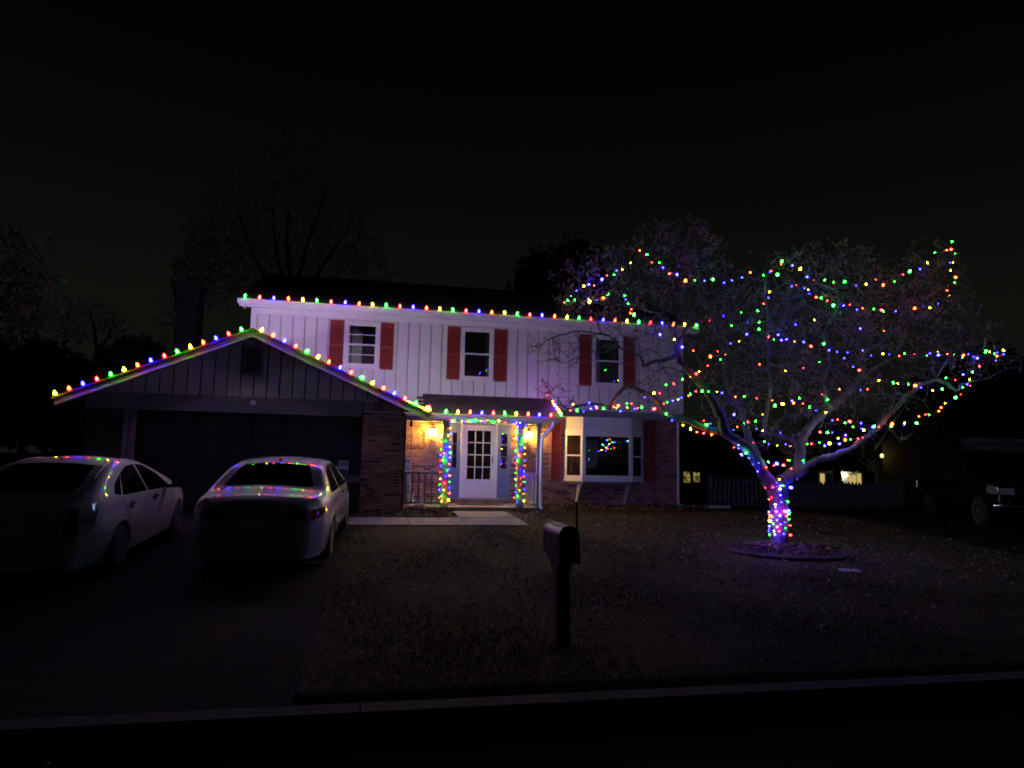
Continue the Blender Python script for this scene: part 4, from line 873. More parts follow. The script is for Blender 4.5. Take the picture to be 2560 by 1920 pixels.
def mirrorpart(root, x, z, m, sg, hw):
    link('door_mirror', MB().tube([(x, sg*(hw-.06), z-.04), (x+.02, sg*(hw+.06), z-.01)], .03, 6).add([(x-.02+a*.05, sg*(hw+.05+b*.20), z-.05+c*.15) for a, b, c in ((0, 0, 0), (0, 1, .12), (0, 1, .9), (0, 0, 1), (2, .05, .1), (1.6, .85, .2), (1.6, .85, .8), (2, .05, .9))],
         [(0, 1, 2, 3), (4, 7, 6, 5), (0, 4, 5, 1), (3, 2, 6, 7), (1, 5, 6, 2), (0, 3, 7, 4)]), m, root)
def make_sedan():
    t = thing('sedan', 'silver sedan parked nose-in on the driveway beside the lawn edge', 'car')
    c = CarShape(4.80, .91, .20, [(0, .97), (.05, 1.01), (.15, 1.04), (.42, 1.06), (.62, 1.07), (.78, 1.11), (1.35, 1.38), (1.75, 1.44), (2.2, 1.455), (2.7, 1.43), (3.1, 1.28), (3.62, 1.02), (4.3, .90), (4.7, .74), (4.8, .64)],
                 [(0, .90), (.6, .96), (1.6, .965), (3.4, .93), (3.7, .92), (4.8, .7)], [(0, .74), (.06, .82), (.15, .90), (.32, .955), (.8, .992), (1.6, 1), (3.4, 1), (4.2, .965), (4.6, .88), (4.8, .74)], tumble=.46)
    wh = [(1.02, .325), (3.80, .325)]
    weld(link('body', c.body(wh, .375), M['silver'], t, smooth=True))
    for wx_, wz_ in wh:
        for sg in (-1, 1):
            link('wheel_arch', c.arch(wx_, wz_, .375, sg), M['silver'], t, smooth=True); wheel(t, wx_, sg*.79, .325, .205, 7, sg)
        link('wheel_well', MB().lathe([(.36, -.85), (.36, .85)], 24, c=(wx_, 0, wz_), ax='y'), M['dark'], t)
    for sg in (-1, 1):
        link('rear_window', c.side([(1.13, 1.015), (1.5, 1.0), (2.06, .985)], [(1.50, 1.31), (1.72, 1.365), (2.10, 1.392)], sg), M['carglass'], t, smooth=True)
        link('front_window', c.side([(2.13, .985), (2.7, .97), (3.28, .965)], [(2.17, 1.392), (2.55, 1.375), (2.86, 1.30)], sg), M['carglass'], t, smooth=True)
        link('window_frame', c.side([(2.065, .985), (2.125, .985)], [(2.105, 1.392), (2.165, 1.392)], sg, .005, 2, 4), M['silver'], t)
        link('door_seam', c.line([(2.09, .96), (2.07, .7), (2.10, .30)], sg), M['black'], t); link('door_seam', c.line([(1.14, .98), (1.30, .80), (1.42, .55), (1.55, .30)], sg), M['black'], t)
        link('door_seam', c.line([(3.30, .94), (3.36, .6), (3.26, .30)], sg), M['black'], t)
        for hx in (1.42, 2.38): link('door_handle', MB().box(hx, hx+.20, sg*(c.W(hx, .87)+.012)-.012, sg*(c.W(hx, .87)+.012)+.012, .862, .895), M['chrome'], t)
        mirrorpart(t, 3.12, 1.02, M['silver'], sg, .90)
        link('tail_lamp', c.side([(.002, .72), (.14, .76), (.33, .83)], [(.004, .89), (.16, .90), (.33, .90)], sg, .007, 10, 5), M['red_lens'], t, smooth=True)
        z0 = .755; P = []
        link('tail_lamp', c.rear([(.40, .79), (.60, .75), (.90, .715)], [(.42, .885), (.60, .885), (.90, .89)], sg), M['red_lens'], t, smooth=True)
        link('headlight', c.side([(4.35, .66), (4.7, .60)], [(4.30, .80), (4.68, .70)], sg, .006, 6, 4), M['clear_lens'], t)
    link('rear_windscreen', c.over(.80, 1.46, .86, .80), M['carglass'], t, smooth=True); link('windscreen', c.over(2.80, 3.52, .84, .88), M['carglass'], t, smooth=True)
    link('bumper_seam', MB().tube([(c.cap(q*.66, .56)-.003, q*.66, .56) for q in np.linspace(-1, 1, 13)], .006, 4), M['black'], t)
    link('trunk_seam', MB().tube([(c.cap(q*.60, .93)-.003, q*.60, .93) for q in np.linspace(-1, 1, 13)], .005, 4), M['black'], t)
    link('number_plate', MB().box(-.125, -.105, -.15, .15, .66, .80), M['sign'], t)
    link('antenna', MB().add([(1.62, -.02, c.Z(1.62, 0)), (1.62, .02, c.Z(1.62, 0)), (1.80, 0, c.Z(1.8, 0)), (1.60, 0, c.Z(1.6, 0)+.05)], [(0, 1, 3), (1, 2, 3), (2, 0, 3)]), M['black'], t)
    link('badge', MB().tube([(-.092, .045*math.cos(a), .865+.03*math.sin(a)) for a in np.linspace(0, 2*math.pi, 17)], .005, 4), M['chrome'], t)
    return t
def make_hatch():
    t = thing('hatchback', 'white hatchback parked nose-in beside the silver sedan', 'car')
    c = CarShape(4.46, .873, .20, [(0, .98), (.05, 1.06), (.12, 1.10), (.30, 1.18), (.55, 1.30), (.95, 1.425), (1.40, 1.475), (1.75, 1.475), (2.1, 1.44), (2.5, 1.34), (3.0, 1.17), (3.5, .985), (4.0, .86), (4.36, .70), (4.46, .60)],
                 [(0, .97), (.6, 1.03), (1.6, .985), (3.1, .92), (3.5, .88), (4.46, .66)], [(0, .74), (.06, .82), (.15, .90), (.35, .96), (.9, .995), (1.6, 1), (3.2, 1), (3.9, .96), (4.3, .86), (4.46, .72)], tumble=.44)
    wh = [(.84, .32), (3.54, .32)]
    weld(link('body', c.body(wh, .37), M['whitecar'], t, smooth=True))
    for wx_, wz_ in wh:
        for sg in (-1, 1):
            link('wheel_arch', c.arch(wx_, wz_, .37, sg), M['whitecar'], t, smooth=True); wheel(t, wx_, sg*.755, .32, .2, 5, sg)
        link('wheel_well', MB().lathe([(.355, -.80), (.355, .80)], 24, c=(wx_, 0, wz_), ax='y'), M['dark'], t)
    for sg in (-1, 1):
        link('quarter_window', c.side([(.66, 1.075), (.84, 1.035)], [(.80, 1.20), (1.10, 1.31)], sg, .004, 6, 5), M['carglass'], t)
        link('rear_window', c.side([(.90, 1.03), (1.4, 1.01), (1.88, .995)], [(1.14, 1.32), (1.45, 1.395), (1.78, 1.405)], sg), M['carglass'], t, smooth=True)
        link('front_window', c.side([(1.95, .99), (2.5, .965), (3.06, .945)], [(1.85, 1.405), (2.15, 1.365), (2.62, 1.20)], sg), M['carglass'], t, smooth=True)
        link('door_seam', c.line([(1.91, .975), (1.88, .7), (1.92, .30)], sg), M['black'], t); link('door_seam', c.line([(.90, 1.01), (1.02, .80), (1.18, .58), (1.32, .30)], sg), M['black'], t)
        link('door_seam', c.line([(3.02, .92), (3.10, .6), (3.02, .30)], sg), M['black'], t); link('fuel_seam', c.line([(.28, .58), (.5, .60), (.62, .56)], sg), M['black'], t)
        for hx in (1.10, 2.12):
            yy = c.W(hx+.1, .86); link('door_handle', MB().box(hx, hx+.20, sg*(yy+.012)-.012, sg*(yy+.012)+.012, .862, .895), M['chrome'], t)
            link('handle_cup', c.side([(hx+.04, .815), (hx+.10, .80), (hx+.17, .815)], [(hx+.04, .90), (hx+.10, .925), (hx+.17, .90)], sg, .003, 8, 4), M['dark'], t)
        mirrorpart(t, 2.86, .99, M['black'], sg, .86)
        link('tail_lamp', c.side([(.003, .60), (.07, .62), (.14, .68)], [(.004, .97), (.10, 1.00), (.24, 1.01)], sg, .008, 8, 6), M['clear_lens'], t, smooth=True)
        link('tail_lamp', c.rear([(.52, .62), (.90, .60)], [(.54, .96), (.90, .95)], sg), M['red_lens'], t, smooth=True)
        link('roof_moulding', MB().tube([(x, sg*(c.W(x, c.zt(x))*.97), c.zt(x)+.006) for x in np.linspace(.5, 2.5, 14)], .008, 4), M['black'], t)
        link('headlight', c.side([(3.95, .62), (4.35, .56)], [(3.85, .78), (4.30, .68)], sg, .006, 6, 4), M['clear_lens'], t)
    link('rear_windscreen', c.over(.16, .92, .82, .80), M['carglass'], t, smooth=True); link('windscreen', c.over(2.25, 3.35, .82, .86), M['carglass'], t, smooth=True)
    link('spoiler', MB().tube([(.12+.02*abs(q), q*.66, 1.125-.02*q*q) for q in np.linspace(-1, 1, 13)], .018, 5), M['whitecar'], t)
    link('bumper_seam', MB().tube([(c.cap(q*.63, .54)-.003, q*.63, .54) for q in np.linspace(-1, 1, 13)], .006, 4), M['black'], t)
    link('number_plate', MB().box(-.125, -.105, -.15, .15, .62, .76), M['sign'], t)
    link('antenna', MB().tube([(1.1, 0, c.Z(1.1, 0)), (.95, 0, c.Z(1.0, 0)+.10)], .006, 5), M['black'], t)
    return t
def make_truck():
    t = thing('pickup_truck', 'black pickup truck with alloy wheels standing in the neighbouring driveway', 'truck')
    c = CarShape(5.4, .97, .34, [(0, .98), (.05, 1.14), (.15, 1.18), (1.5, 1.20), (1.62, 1.25), (1.75, 1.75), (2.1, 1.86), (3.0, 1.86), (3.3, 1.76), (3.95, 1.26), (4.6, 1.20), (5.1, 1.14), (5.32, 1.02), (5.4, .9)],
                 [(0, 1.08), (1.6, 1.14), (3.8, 1.13), (5.4, .95)], [(0, .93), (.2, .97), (1, 1), (4.6, 1), (5.1, .96), (5.4, .86)], tumble=.30, crown=.03)
    wh = [(1.15, .39), (4.52, .39)]
    weld(link('body', c.body(wh, .46), M['blackcar'], t, smooth=True))
    for wx_, wz_ in wh:
        for sg in (-1, 1): link('wheel_arch', c.arch(wx_, wz_, .46, sg), M['blackcar'], t, smooth=True); wheel(t, wx_, sg*.84, .39, .25, 6, sg)
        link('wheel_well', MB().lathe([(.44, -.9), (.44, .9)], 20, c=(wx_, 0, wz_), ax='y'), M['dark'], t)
    for sg in (-1, 1):
        link('rear_window', c.side([(1.85, 1.19), (2.5, 1.18)], [(1.92, 1.74), (2.5, 1.76)], sg), M['carglass'], t); link('front_window', c.side([(2.56, 1.18), (3.62, 1.17)], [(2.56, 1.76), (3.2, 1.70)], sg), M['carglass'], t)
        link('door_seam', c.line([(2.53, 1.14), (2.52, .45)], sg), M['dark'], t); link('door_handle', MB().box(2.62, 2.8, sg*(c.W(2.7, 1.05)+.012)-.012, sg*(c.W(2.7, 1.05)+.012)+.012, 1.04, 1.07), M['chrome'], t)
        mirrorpart(t, 3.55, 1.2, M['black'], sg, .97)
        link('headlight', c.side([(4.98, .84), (5.18, .83), (5.37, .82)], [(5.0, 1.03), (5.18, 1.02), (5.36, .96)], sg, .012, 8, 4), M['clear_lens'], t, smooth=True)
        link('headlight', MB().add([(5.475, sg*.55, .82), (5.42, sg*.82, .82), (5.41, sg*.82, .97), (5.465, sg*.56, .98)], [(0, 1, 2, 3)] if sg > 0 else [(3, 2, 1, 0)]), M['clear_lens'], t)
        link('fog_lamp', MB().lathe([(.05, 5.49), (.055, 5.50), (.02, 5.51)], 10, c=(0, sg*.68, .60), ax='x'), M['clear_lens'], t)
    gr = link('grille', MB().box(5.47, 5.50, -.5, .5, .72, 1.0), M['black'], t)
    for i in range(4): link('bar', MB().box(5.50, 5.515, -.49, .49, .75+i*.065, .775+i*.065), M['chrome'], gr)
    link('bumper', MB().tube([(5.52-.16*abs(q)**3, q*.95, .56) for q in np.linspace(-1, 1, 15)], [.09]*15, 8), M['chrome'], t, smooth=True)
    link('windscreen', c.over(3.25, 3.88, .86, .90), M['carglass'], t, smooth=True)
    return t
sedan = make_sedan(); hatch = make_hatch(); truck = make_truck()
place(sedan, -1.46, 9.72, math.pi/2-math.radians(2.6)); place(hatch, -4.02, 9.12, math.pi/2)
sedan.scale = (1, 1, .945); hatch.scale = (1, 1, .94)
tf = GR(2445, 1320)                                  # contact point of the visible front wheel; the rear one fixes the heading
def _px(p): v = RM @ (np.array(p)-CAM); return 1280+F*v[0]/v[2]
ta = min(np.linspace(0, .9, 91), key=lambda a_: abs(_px((tf[0]+3.37*math.sin(a_), tf[1]+3.37*math.cos(a_), .5))-2320))
dv = -np.array([math.sin(ta), math.cos(ta)]); nv = np.array([-dv[1], dv[0]])
og = tf[:2]+nv*(.97 if nv[0] > 0 else -.97)-dv*4.52
truck.location = (og[0], og[1], g(tf[1])+.016); truck.rotation_euler = (0, 0, math.atan2(dv[1], dv[0]))

# ------------------------------------------------------------------ mailbox
MBY = 6.0; mp_ = AT(1406, 1430, MBY)
mbx = thing('mailbox', 'black kerbside mailbox numbered 812 with its flag raised on a wooden post', 'mailbox', (mp_[0], MBY, g(MBY)), rz=math.radians(1.5))
mbx.rotation_euler = (0, math.radians(-1.5), math.radians(1.5))
zb0 = .775; hwm = .088; zsp = zb0+.185
link('post', MB().box(-.062, .062, -.062, .062, -.1, .635), M['wood'], mbx)
link('arm', MB().box(-.075, .075, -.22, .20, zb0-.05, zb0-.002).prismx([(-.16, zb0-.051), (.14, zb0-.051), (.07, .636), (-.09, .636)], -.066, .066), M['wood'], mbx)
ar = [(-hwm, zb0), (hwm, zb0), (hwm, zsp)]+[(hwm*math.cos(a), zsp+hwm*math.sin(a)) for a in np.linspace(.2, math.pi-.2, 13)]+[(-hwm, zsp)]
link('box', MB().prism(ar, -.24, .25), M['mailbox'], mbx)
link('door', MB().prism([(x*1.04, zb0-.001+(z-zb0)*1.016) for x, z in ar], -.262, -.241).box(-.02, .02, -.285, -.263, zsp+.03, zsp+.06), M['mailbox'], mbx)
link('rim_band', MB().prism([(x*1.025, zb0-.001+(z-zb0)*1.012) for x, z in ar], .205, .226), M['mailbox'], mbx)
link('flag', MB().box(.094, .112, -.16, -.135, zsp, zsp+.234).box(.092, .114, -.165, -.12, zsp+.235, zsp+.285).lathe([(.014, .089), (.014, .104)], 8, c=(0, -.147, zsp+.01), ax='x'), M['black'], mbx)
link('newspaper_box', MB().box(.093, .118, -.20, .02, zb0-.06, zb0+.10), M['black'], mbx)
for i, cch in enumerate('812'):
    o = link('numeral', text_mesh(cch, .115, 'numeral'), M['sign'], mbx); o.rotation_euler = (math.pi/2, 0, -math.pi/2); o.location = (-hwm-.002, .12-i*.12, zb0+.10)

# ------------------------------------------------------------------ small things round the house
p = GR(872, 1290); bn = AT(866, 1170, 15.35)
wbn = thing('wheelie_bin', 'dark blue wheeled rubbish bin standing against the garage door', 'bin', (bn[0]-.28, 15.35, g(15.4)+.014))
link('body', MB().add([(-.22, -.24, .06), (.22, -.24, .06), (.22, .24, .06), (-.22, .24, .06), (-.29, -.32, 1.0), (.29, -.32, 1.0), (.29, .32, 1.0), (-.29, .32, 1.0)], [(0, 3, 2, 1), (4, 5, 6, 7), (0, 1, 5, 4), (1, 2, 6, 5), (2, 3, 7, 6), (3, 0, 4, 7)]).box(-.305, .305, -.335, .335, .93, .985), M['bin'], wbn)
link('lid', MB().prismx([(-.36, .99), (.36, .99), (.36, 1.04), (.15, 1.08), (-.2, 1.07), (-.36, 1.03)], -.32, .32), M['bin'], wbn)
link('handle', MB().tube([(-.25, .38, 1.0), (.25, .38, 1.0)], .018, 6), M['bin'], wbn)
for sg in (-1, 1): link('wheel', MB().lathe([(.10, -.025), (.10, .025)], 14, c=(sg*.25, .25, .10), ax='x'), M['tyre'], wbn)
sg_ = AT(858, 1160, 15.72)
ys = thing('yard_sign', 'small white notice sign on a thin stake behind the blue bin', 'sign', (sg_[0], 15.75, g(15.7)))
hz_ = sg_[2]-g(15.7)
link('panel', MB().box(-.11, .11, -.012, 0, hz_-.07, hz_+.07), M['sign'], ys); link('stake', MB().box(-.012, .012, .001, .012, 0, hz_+.04), M['metal'], ys)
link('printing', MB().box(-.085, .085, -.0145, -.0125, hz_+.012, hz_+.028).box(-.075, .06, -.0145, -.0125, hz_-.012, hz_-.004).box(-.07, .075, -.0145, -.0125, hz_-.03, hz_-.022), M['blueink'], ys)
def rock(px, py, sx, sy, sz, label, seed):
    p = GR(px, py); r = np.random.default_rng(seed); mb = MB(); n_, k = 14, 9; vs = []
    ph = r.uniform(0, 6, 6)
    for i in range(k):
        th = math.pi*i/(k-1)
        for j in range(n_):
            a = 2*math.pi*j/n_; rr_ = 1+.10*math.sin(2*a+ph[0]+th)+.07*math.sin(3*th+ph[1]+a)+.03*math.sin(5*a+ph[2])
            vs.append((sx*rr_*math.sin(th)*math.cos(a), sy*rr_*math.sin(th)*math.sin(a), sz*.8+sz*rr_*math.cos(th)))
    mb.add(vs, [(i*n_+j, (i+1)*n_+j, (i+1)*n_+(j+1) % n_, i*n_+(j+1) % n_) for i in range(k-1) for j in range(n_)])
    o = link('rock', mb, M['rock'], loc=(p[0], p[1], g(p[1])+.03), smooth=True); tag(o, label, 'rock')
rock(992, 1284, .165, .13, .10, 'smooth rounded boulder at the foot of the brick pier', 3); rock(1048, 1282, .17, .12, .11, 'angular broken stone in the bed before the porch', 8)
p = GR(1430, 1266)
tag(link('vent_cap', MB().lathe([(.055, 0), (.055, .03), (.062, .035), (.062, .10), (.055, .105), (.06, .11), (.06, .17), (.045, .19), (.02, .20)], 14), M['sign'], loc=(p[0], p[1], g(p[1])+.03), smooth=False), 'short white ribbed pipe cap standing under the bay window', 'pipe cap')
p = GR(2125, 1429)
tag(link('utility_cover', MB().lathe([(.17, 0), (.17, .02), (.15, .025), (.02, .025)], 20), M['metal'], loc=(p[0], p[1], g(p[1])+.004)), 'round utility cover set in the dark lawn', 'cover')

# ------------------------------------------------------------------ fences, neighbours, far houses
FY = 19.6
pf = thing('picket_fence', 'weathered picket fence beyond the corner of the house', 'fence', (10.3, FY, .25))
pk = MB().prism([(-.035, 0), (.035, 0), (.035, .84), (0, .93), (-.035, .84)], 0, .02).mesh('picket'); pk.materials.append(M['fence'])
pk2 = MB().prism([(-.06, 0), (.06, 0), (.06, .72), (0, .82), (-.06, .72)], 0, .02).mesh('picket'); pk2.materials.append(M['fence'])
for i in range(15): o = link('picket', pk, None, pf); o.location = (.15+i*.155, 0, .03+random.uniform(-.01, .01))
for i in range(36): o = link('picket', pk2, None, pf); o.location = (2.55+i*.128, .35, .02+random.uniform(-.015, .015))
for a, b, y_, z1 in ((.05, 2.5, .021, .72), (2.5, 7.2, .371, .58)):
    for z_ in (.22, z1): link('rail', MB().box(a, b, y_, y_+.04, z_, z_+.08), M['fence'], pf)
for x_, y_, h_ in ((0, .02, 1.0), (2.45, .03, 1.05), (2.52, .40, .86), (4.9, .40, .86), (7.2, .40, .86)): link('post', MB().box(x_-.05, x_+.05, y_, y_+.1, -.1, h_), M['fence'], pf)
rf = thing('rail_fence', 'low rail fence catching the glow of the far windows', 'fence', AT(1720, 1236, 29)*np.array([1, 1, 0])+np.array([0, 0, g(29)]))
for i in range(5): link('post', MB().box(i*1.6-.06, i*1.6+.06, -.06, .06, -.1, .55), M['fence'], rf)
for i in range(4):
    for z_ in (.15, .40): link('rail', MB().box(i*1.6+.061, i*1.6+1.539, -.03, .03, z_, z_+.10), M['fence'], rf)
# far house with lit windows
FH = 46.0
a, b = AT(1690, 1240, FH), AT(1870, 1120, FH)
fh = thing('far_house', 'far dark house with two glowing windows seen past the house corner', 'house', (a[0], FH, g(FH)))
w_ = b[0]-a[0]
link('wall', MB().box(-3, w_+3, 0, 8, 0, 4.2), M['nb'], fh); link('roof', MB().prismx([(-.4, 4.2), (8.4, 4.2), (4, 6.6)], -3.4, w_+3.4), M['nbroof'], fh)
def px_rect(x0, y0, x1, y1, Y): p, q = AT(x0, y1, Y), AT(x1, y0, Y); return p[0], q[0], p[2], q[2]
for (x0, y0, x1, y1) in ((1709, 1180, 1725, 1206), (1733, 1181, 1748, 1205)):
    X0, X1, Z0, Z1 = px_rect(x0, y0, x1, y1, FH); X0 -= a[0]; X1 -= a[0]; Z0 -= g(FH); Z1 -= g(FH)
    wn = link('window', MB().box(X0-.06, X1+.06, -.05, -.002, Z0-.06, Z0).box(X0-.06, X1+.06, -.05, -.002, Z1, Z1+.06).box(X0-.06, X0, -.05, -.002, Z0, Z1).box(X1, X1+.06, -.05, -.002, Z0, Z1).box(X0, X1, -.05, -.021, (Z0+Z1)/2-.03, (Z0+Z1)/2+.03), M['trim'], fh)
    link('pane', MB().box(X0, X1, -.02, -.004, Z0, Z1), E_WIN, wn)
# small lit garden room behind the picket fence
a = AT(2048, 1240, 44); gh = thing('garden_room', 'small pale garden house with a glowing porch lamp behind the fence', 'shed', (a[0], 44, g(44)))
X0, X1, Z0, Z1 = px_rect(2048, 1176, 2155, 1250, 44); w_ = X1-X0; h_ = Z1-g(44)
link('wall', MB().box(0, w_*.36, 0, 2.5, 0, h_-.1).box(w_*.36, w_, .35, 2.5, 0, h_-.1), M['trim'], gh)
link('eaves', MB().box(-.15, w_+.15, -.3, 2.6, h_-.1, h_+.03), M['trim'], gh); link('roof', MB().prismx([(-.4, h_+.03), (2.8, h_+.03), (1.2, h_+1.1)], -.25, w_+.25), M['nbroof'], gh)
def prect(x0, y0, x1, y1, yy): A, B, C_, D_ = px_rect(x0, y0, x1, y1, 44+yy); return A-a[0], B-a[0], C_-g(44), D_-g(44)
for q in ((2050, 1184, 2061, 1222), (2121, 1188, 2140, 1225), (2143, 1184, 2152, 1225)):
    yy = 0 if q[0] < 2070 else .35; A, B, C_, D_ = prect(*q, yy); wn = link('window', MB().box(A-.05, B+.05, yy-.04, yy-.002, D_, D_+.06).box(A-.05, A, yy-.04, yy-.002, C_, D_).box(B, B+.05, yy-.04, yy-.002, C_, D_), M['trim'], gh)
    link('pane', MB().box(A, B, yy-.02, yy-.003, C_, D_), E_WIN2, wn)
A, B, C_, D_ = prect(2064, 1182, 2082, 1250, 0); dr = link('door', MB().box(A, B, -.03, -.002, 0, D_), M['fence'], gh)
for i in range(5): link('plank', MB().box(A+(B-A)*(i+.06)/5, A+(B-A)*(i+.94)/5, -.042, -.031, .05, D_-.05), M['fence'], dr)
A, B, C_, D_ = prect(2108, 1184, 2116, 1192, .1)
link('lamp', MB().lathe([(.03, -.12), (.10, -.05), (.10, .05), (.03, .12)], 10, c=((A+B)/2, -.02, (C_+D_)/2)), E_FAR, gh, smooth=True)
# neighbouring house, turned with the bend of the street
NT = math.radians(37); N0 = AT(2187, 1128, 30.0); nex, ney = np.array([math.cos(NT), -math.sin(NT), 0]), np.array([math.sin(NT), math.cos(NT), 0])
nbh = thing('neighbour_house', 'dark neighbouring house with steep gable and wide garage beyond the truck', 'house', (N0[0], N0[1], .0), rz=-NT)
def nloc(x, y, P0=N0): d = ray(x, y); p = CAM+d*np.dot(P0-CAM, ney)/np.dot(d, ney); return np.dot(p-N0, nex), p[2]
x1_, z1_ = nloc(2300, 968); x2_, z2_ = nloc(2440, 1100); z0_ = N0[2]
link('wall', MB().prism([(.35, -2), (x2_, -2), (x2_, z2_-.1), (x1_, z1_-.2), (.35, z0_+.35)], .3, 9), M['nb'], nbh)
link('side_wing', MB().box(x2_+.001, x2_+9, 2.0, 9, -2, 3.0), M['nb'], nbh)
link('rake_board', MB().prism([(0, z0_), (x1_, z1_-.02), (x1_, z1_+.2), (0, z0_+.22)], 0, .05), M['trim'], nbh); link('rake_board', MB().prism([(x1_, z1_-.02), (x2_, z2_), (x2_, z2_+.22), (x1_, z1_+.2)], 0, .05), M['nb'], nbh)
link('roof', MB().prism([(0, z0_+.23), (x1_, z1_+.21), (x2_, z2_+.23), (x2_, z2_+.35), (x1_, z1_+.40), (0, z0_+.35)], .0, 9.5), M['nbroof'], nbh)
link('wing_roof', MB().prism([(x2_+.01, 3.0), (x2_+9.4, 3.0), (x2_+5, 5.4)], 1.6, 9.4), M['nbroof'], nbh)
link('eave_lamp', MB().lathe([(.02, -.09), (.07, -.05), (.07, .05), (.02, .09)], 8, c=(.30, -.12, z0_-.22)), emit('eave_lamp_light', (5, 3.3, .8)), nbh)
G0 = AT(2405, 1101, 20.2); gx, gy, gz = np.dot(G0-N0, nex), np.dot(G0-N0, ney), G0[2]
link('garage', MB().box(gx+.3, gx+7, gy+.3, gy+6, -.2, gz-.1), M['nb'], nbh)
link('garage_fascia', MB().box(gx, gx+7.4, gy, gy+.04, gz-.10, gz+.08), M['greytrim'], nbh)
link('garage_roof', MB().prismx([(gy-.05, gz+.085), (gy+6.3, gz+.085), (gy+3.2, gz+1.7)], gx-.1, gx+7.5), M['nbroof'], nbh)

# ------------------------------------------------------------------ background trees
def bare_tree(label, basepx, Y, trunk_px, lobes, n, r0_, group, leaves=0, leafl=None, size=.25):
    bp = AT(*basepx, Y); root = thing('bare_tree' if not leaves else 'leafy_tree', label, 'tree', (bp[0], Y, g(Y)), group)
    inv = Matrix.Translation((-bp[0], -Y, -g(Y))); tm_ = MB(); nd = []
    for k, tp in enumerate(trunk_px):
        P = smooth_path([AT(x, y, Y) if j or k else np.array([bp[0], Y, g(Y)-.1]) for j, (x, y) in enumerate(tp)], 5)
        P = [p+rng.normal(size=3)*.03 for p in P]; rr_ = (r0_ if k == 0 else r0_*.45)
        tm_.tube(P, list(np.linspace(rr_, rr_*.2, len(P))), 6); nd += P[3:]
    br = tm_ if leaves else MB(); en = fill(nd, lobe_pts(lobes, n, Y), br, rmax=.028, rmin=.006, wob=.05, droop=.0)
    link('trunk', tm_, M['bgbark'], root).matrix_parent_inverse = inv
    if leaves:
        lm = MB(); E2 = lobe_pts(leafl or lobes, leaves, Y)
        for c in E2: quad_leaf(lm, c, size*random.uniform(.6, 1.3), size*.6*random.uniform(.6, 1.3), 1.3)
        link('crown', lm, M['bgleaf'], root).matrix_parent_inverse = inv
    else: link('crown', br, M['bgbark'], root).matrix_parent_inverse = inv
BG = 'trees behind the houses'
bare_tree('tall bare tree standing behind the upper roof', (720, 1150), 34, [[(720, 1150), (722, 900), (725, 760), (722, 640), (720, 520)], [(724, 800), (660, 690), (610, 580), (590, 500)], [(724, 790), (790, 690), (850, 600), (880, 540)], [(723, 760), (690, 620), (680, 500)], [(724, 770), (760, 640), (800, 520), (820, 450)]],
          [(720, 560, 130, 190, 0, 2.5, 1), (620, 640, 100, 110, 0, 2, 1), (840, 610, 100, 120, 0, 2, 1), (540, 680, 60, 90, 0, 1.5, .8), (920, 670, 60, 60, 0, 1.5, .9), (730, 680, 200, 60, 0, 2, .8), (500, 640, 60, 90, 0, 1.5, .9), (470, 700, 50, 70, 0, 1.5, 1.3), (570, 600, 90, 130, 0, 1.8, 1)], 7500, .26, BG)
bare_tree('slender bare tree beside the chimney', (455, 1150), 30, [[(455, 1150), (450, 900), (445, 780), (430, 700)]], [(450, 760, 40, 100, 0, 1, 1), (420, 800, 40, 60, 0, 1, .7), (520, 620, 40, 90, 0, 1, 1)], 360, .12, BG)
bare_tree('bare multi stemmed tree beyond the garage eave', (235, 1150), 36, [[(235, 1150), (240, 950), (240, 840), (225, 770)], [(240, 900), (275, 830), (310, 800)]], [(210, 800, 70, 55, 0, 1.5, 1), (285, 820, 45, 45, 0, 1.5, 1), (170, 830, 50, 50, 0, 1.5, .6)], 600, .16, BG)
bare_tree('leaf bearing tree overhanging the far side of the garage', (-40, 1150), 19, [[(-40, 1150), (-35, 950), (-20, 820), (30, 700)], [(22, 880), (70, 810), (125, 790)]], [(20, 700, 90, 110, 0, 1.2, 1), (60, 800, 80, 45, 0, 1, 1)], 420, .14, BG, 1500, [(0, 690, 110, 120, 0, 1.4, 1), (60, 800, 90, 50, 0, 1.0, 1), (110, 740, 60, 60, 0, 1, .6)], .13)
bare_tree('dense leafy tree rising behind the far end of the roof', (1360, 1150), 36, [[(1360, 1150), (1362, 900), (1365, 760), (1362, 690)], [(1362, 850), (1430, 720), (1440, 660)]], [(1345, 700, 40, 60, 0, 1, 1), (1440, 660, 45, 60, 0, 1, 1)], 120, .22, BG, 7000, [(1350, 690, 48, 55, 0, 1.4, 1), (1335, 740, 50, 50, 0, 1.4, 1), (1442, 655, 52, 50, 0, 1.4, 1.1), (1450, 720, 75, 60, 0, 1.6, 1), (1400, 750, 80, 50, 0, 1.6, 1)], .30)
bare_tree('rounded clipped tree showing over the garage roof slope', (345, 1150), 28, [[(345, 1150), (345, 980), (345, 880)]], [(345, 890, 50, 35, 0, 1, 1)], 60, .12, BG, 3200, [(340, 885, 60, 38, 0, 1.0, 1), (300, 900, 50, 30, 0, 1.0, 1), (370, 910, 45, 35, 0, 1, 1)], .20)
bare_tree('leafy tree lit from below by the garden house lamp', (2095, 1240), 41, [[(2095, 1240), (2094, 1180), (2090, 1120), (2085, 1060)], [(2093, 1160), (2125, 1110), (2150, 1080)]], [(2090, 1090, 80, 60, 0, 1.6, 1)], 200, .35, BG, 2400, [(2100, 1090, 100, 55, 0, 2.0, 1), (2150, 1130, 60, 40, 0, 1.6, 1), (2055, 1150, 30, 22, 0, 1, .5)], .20)
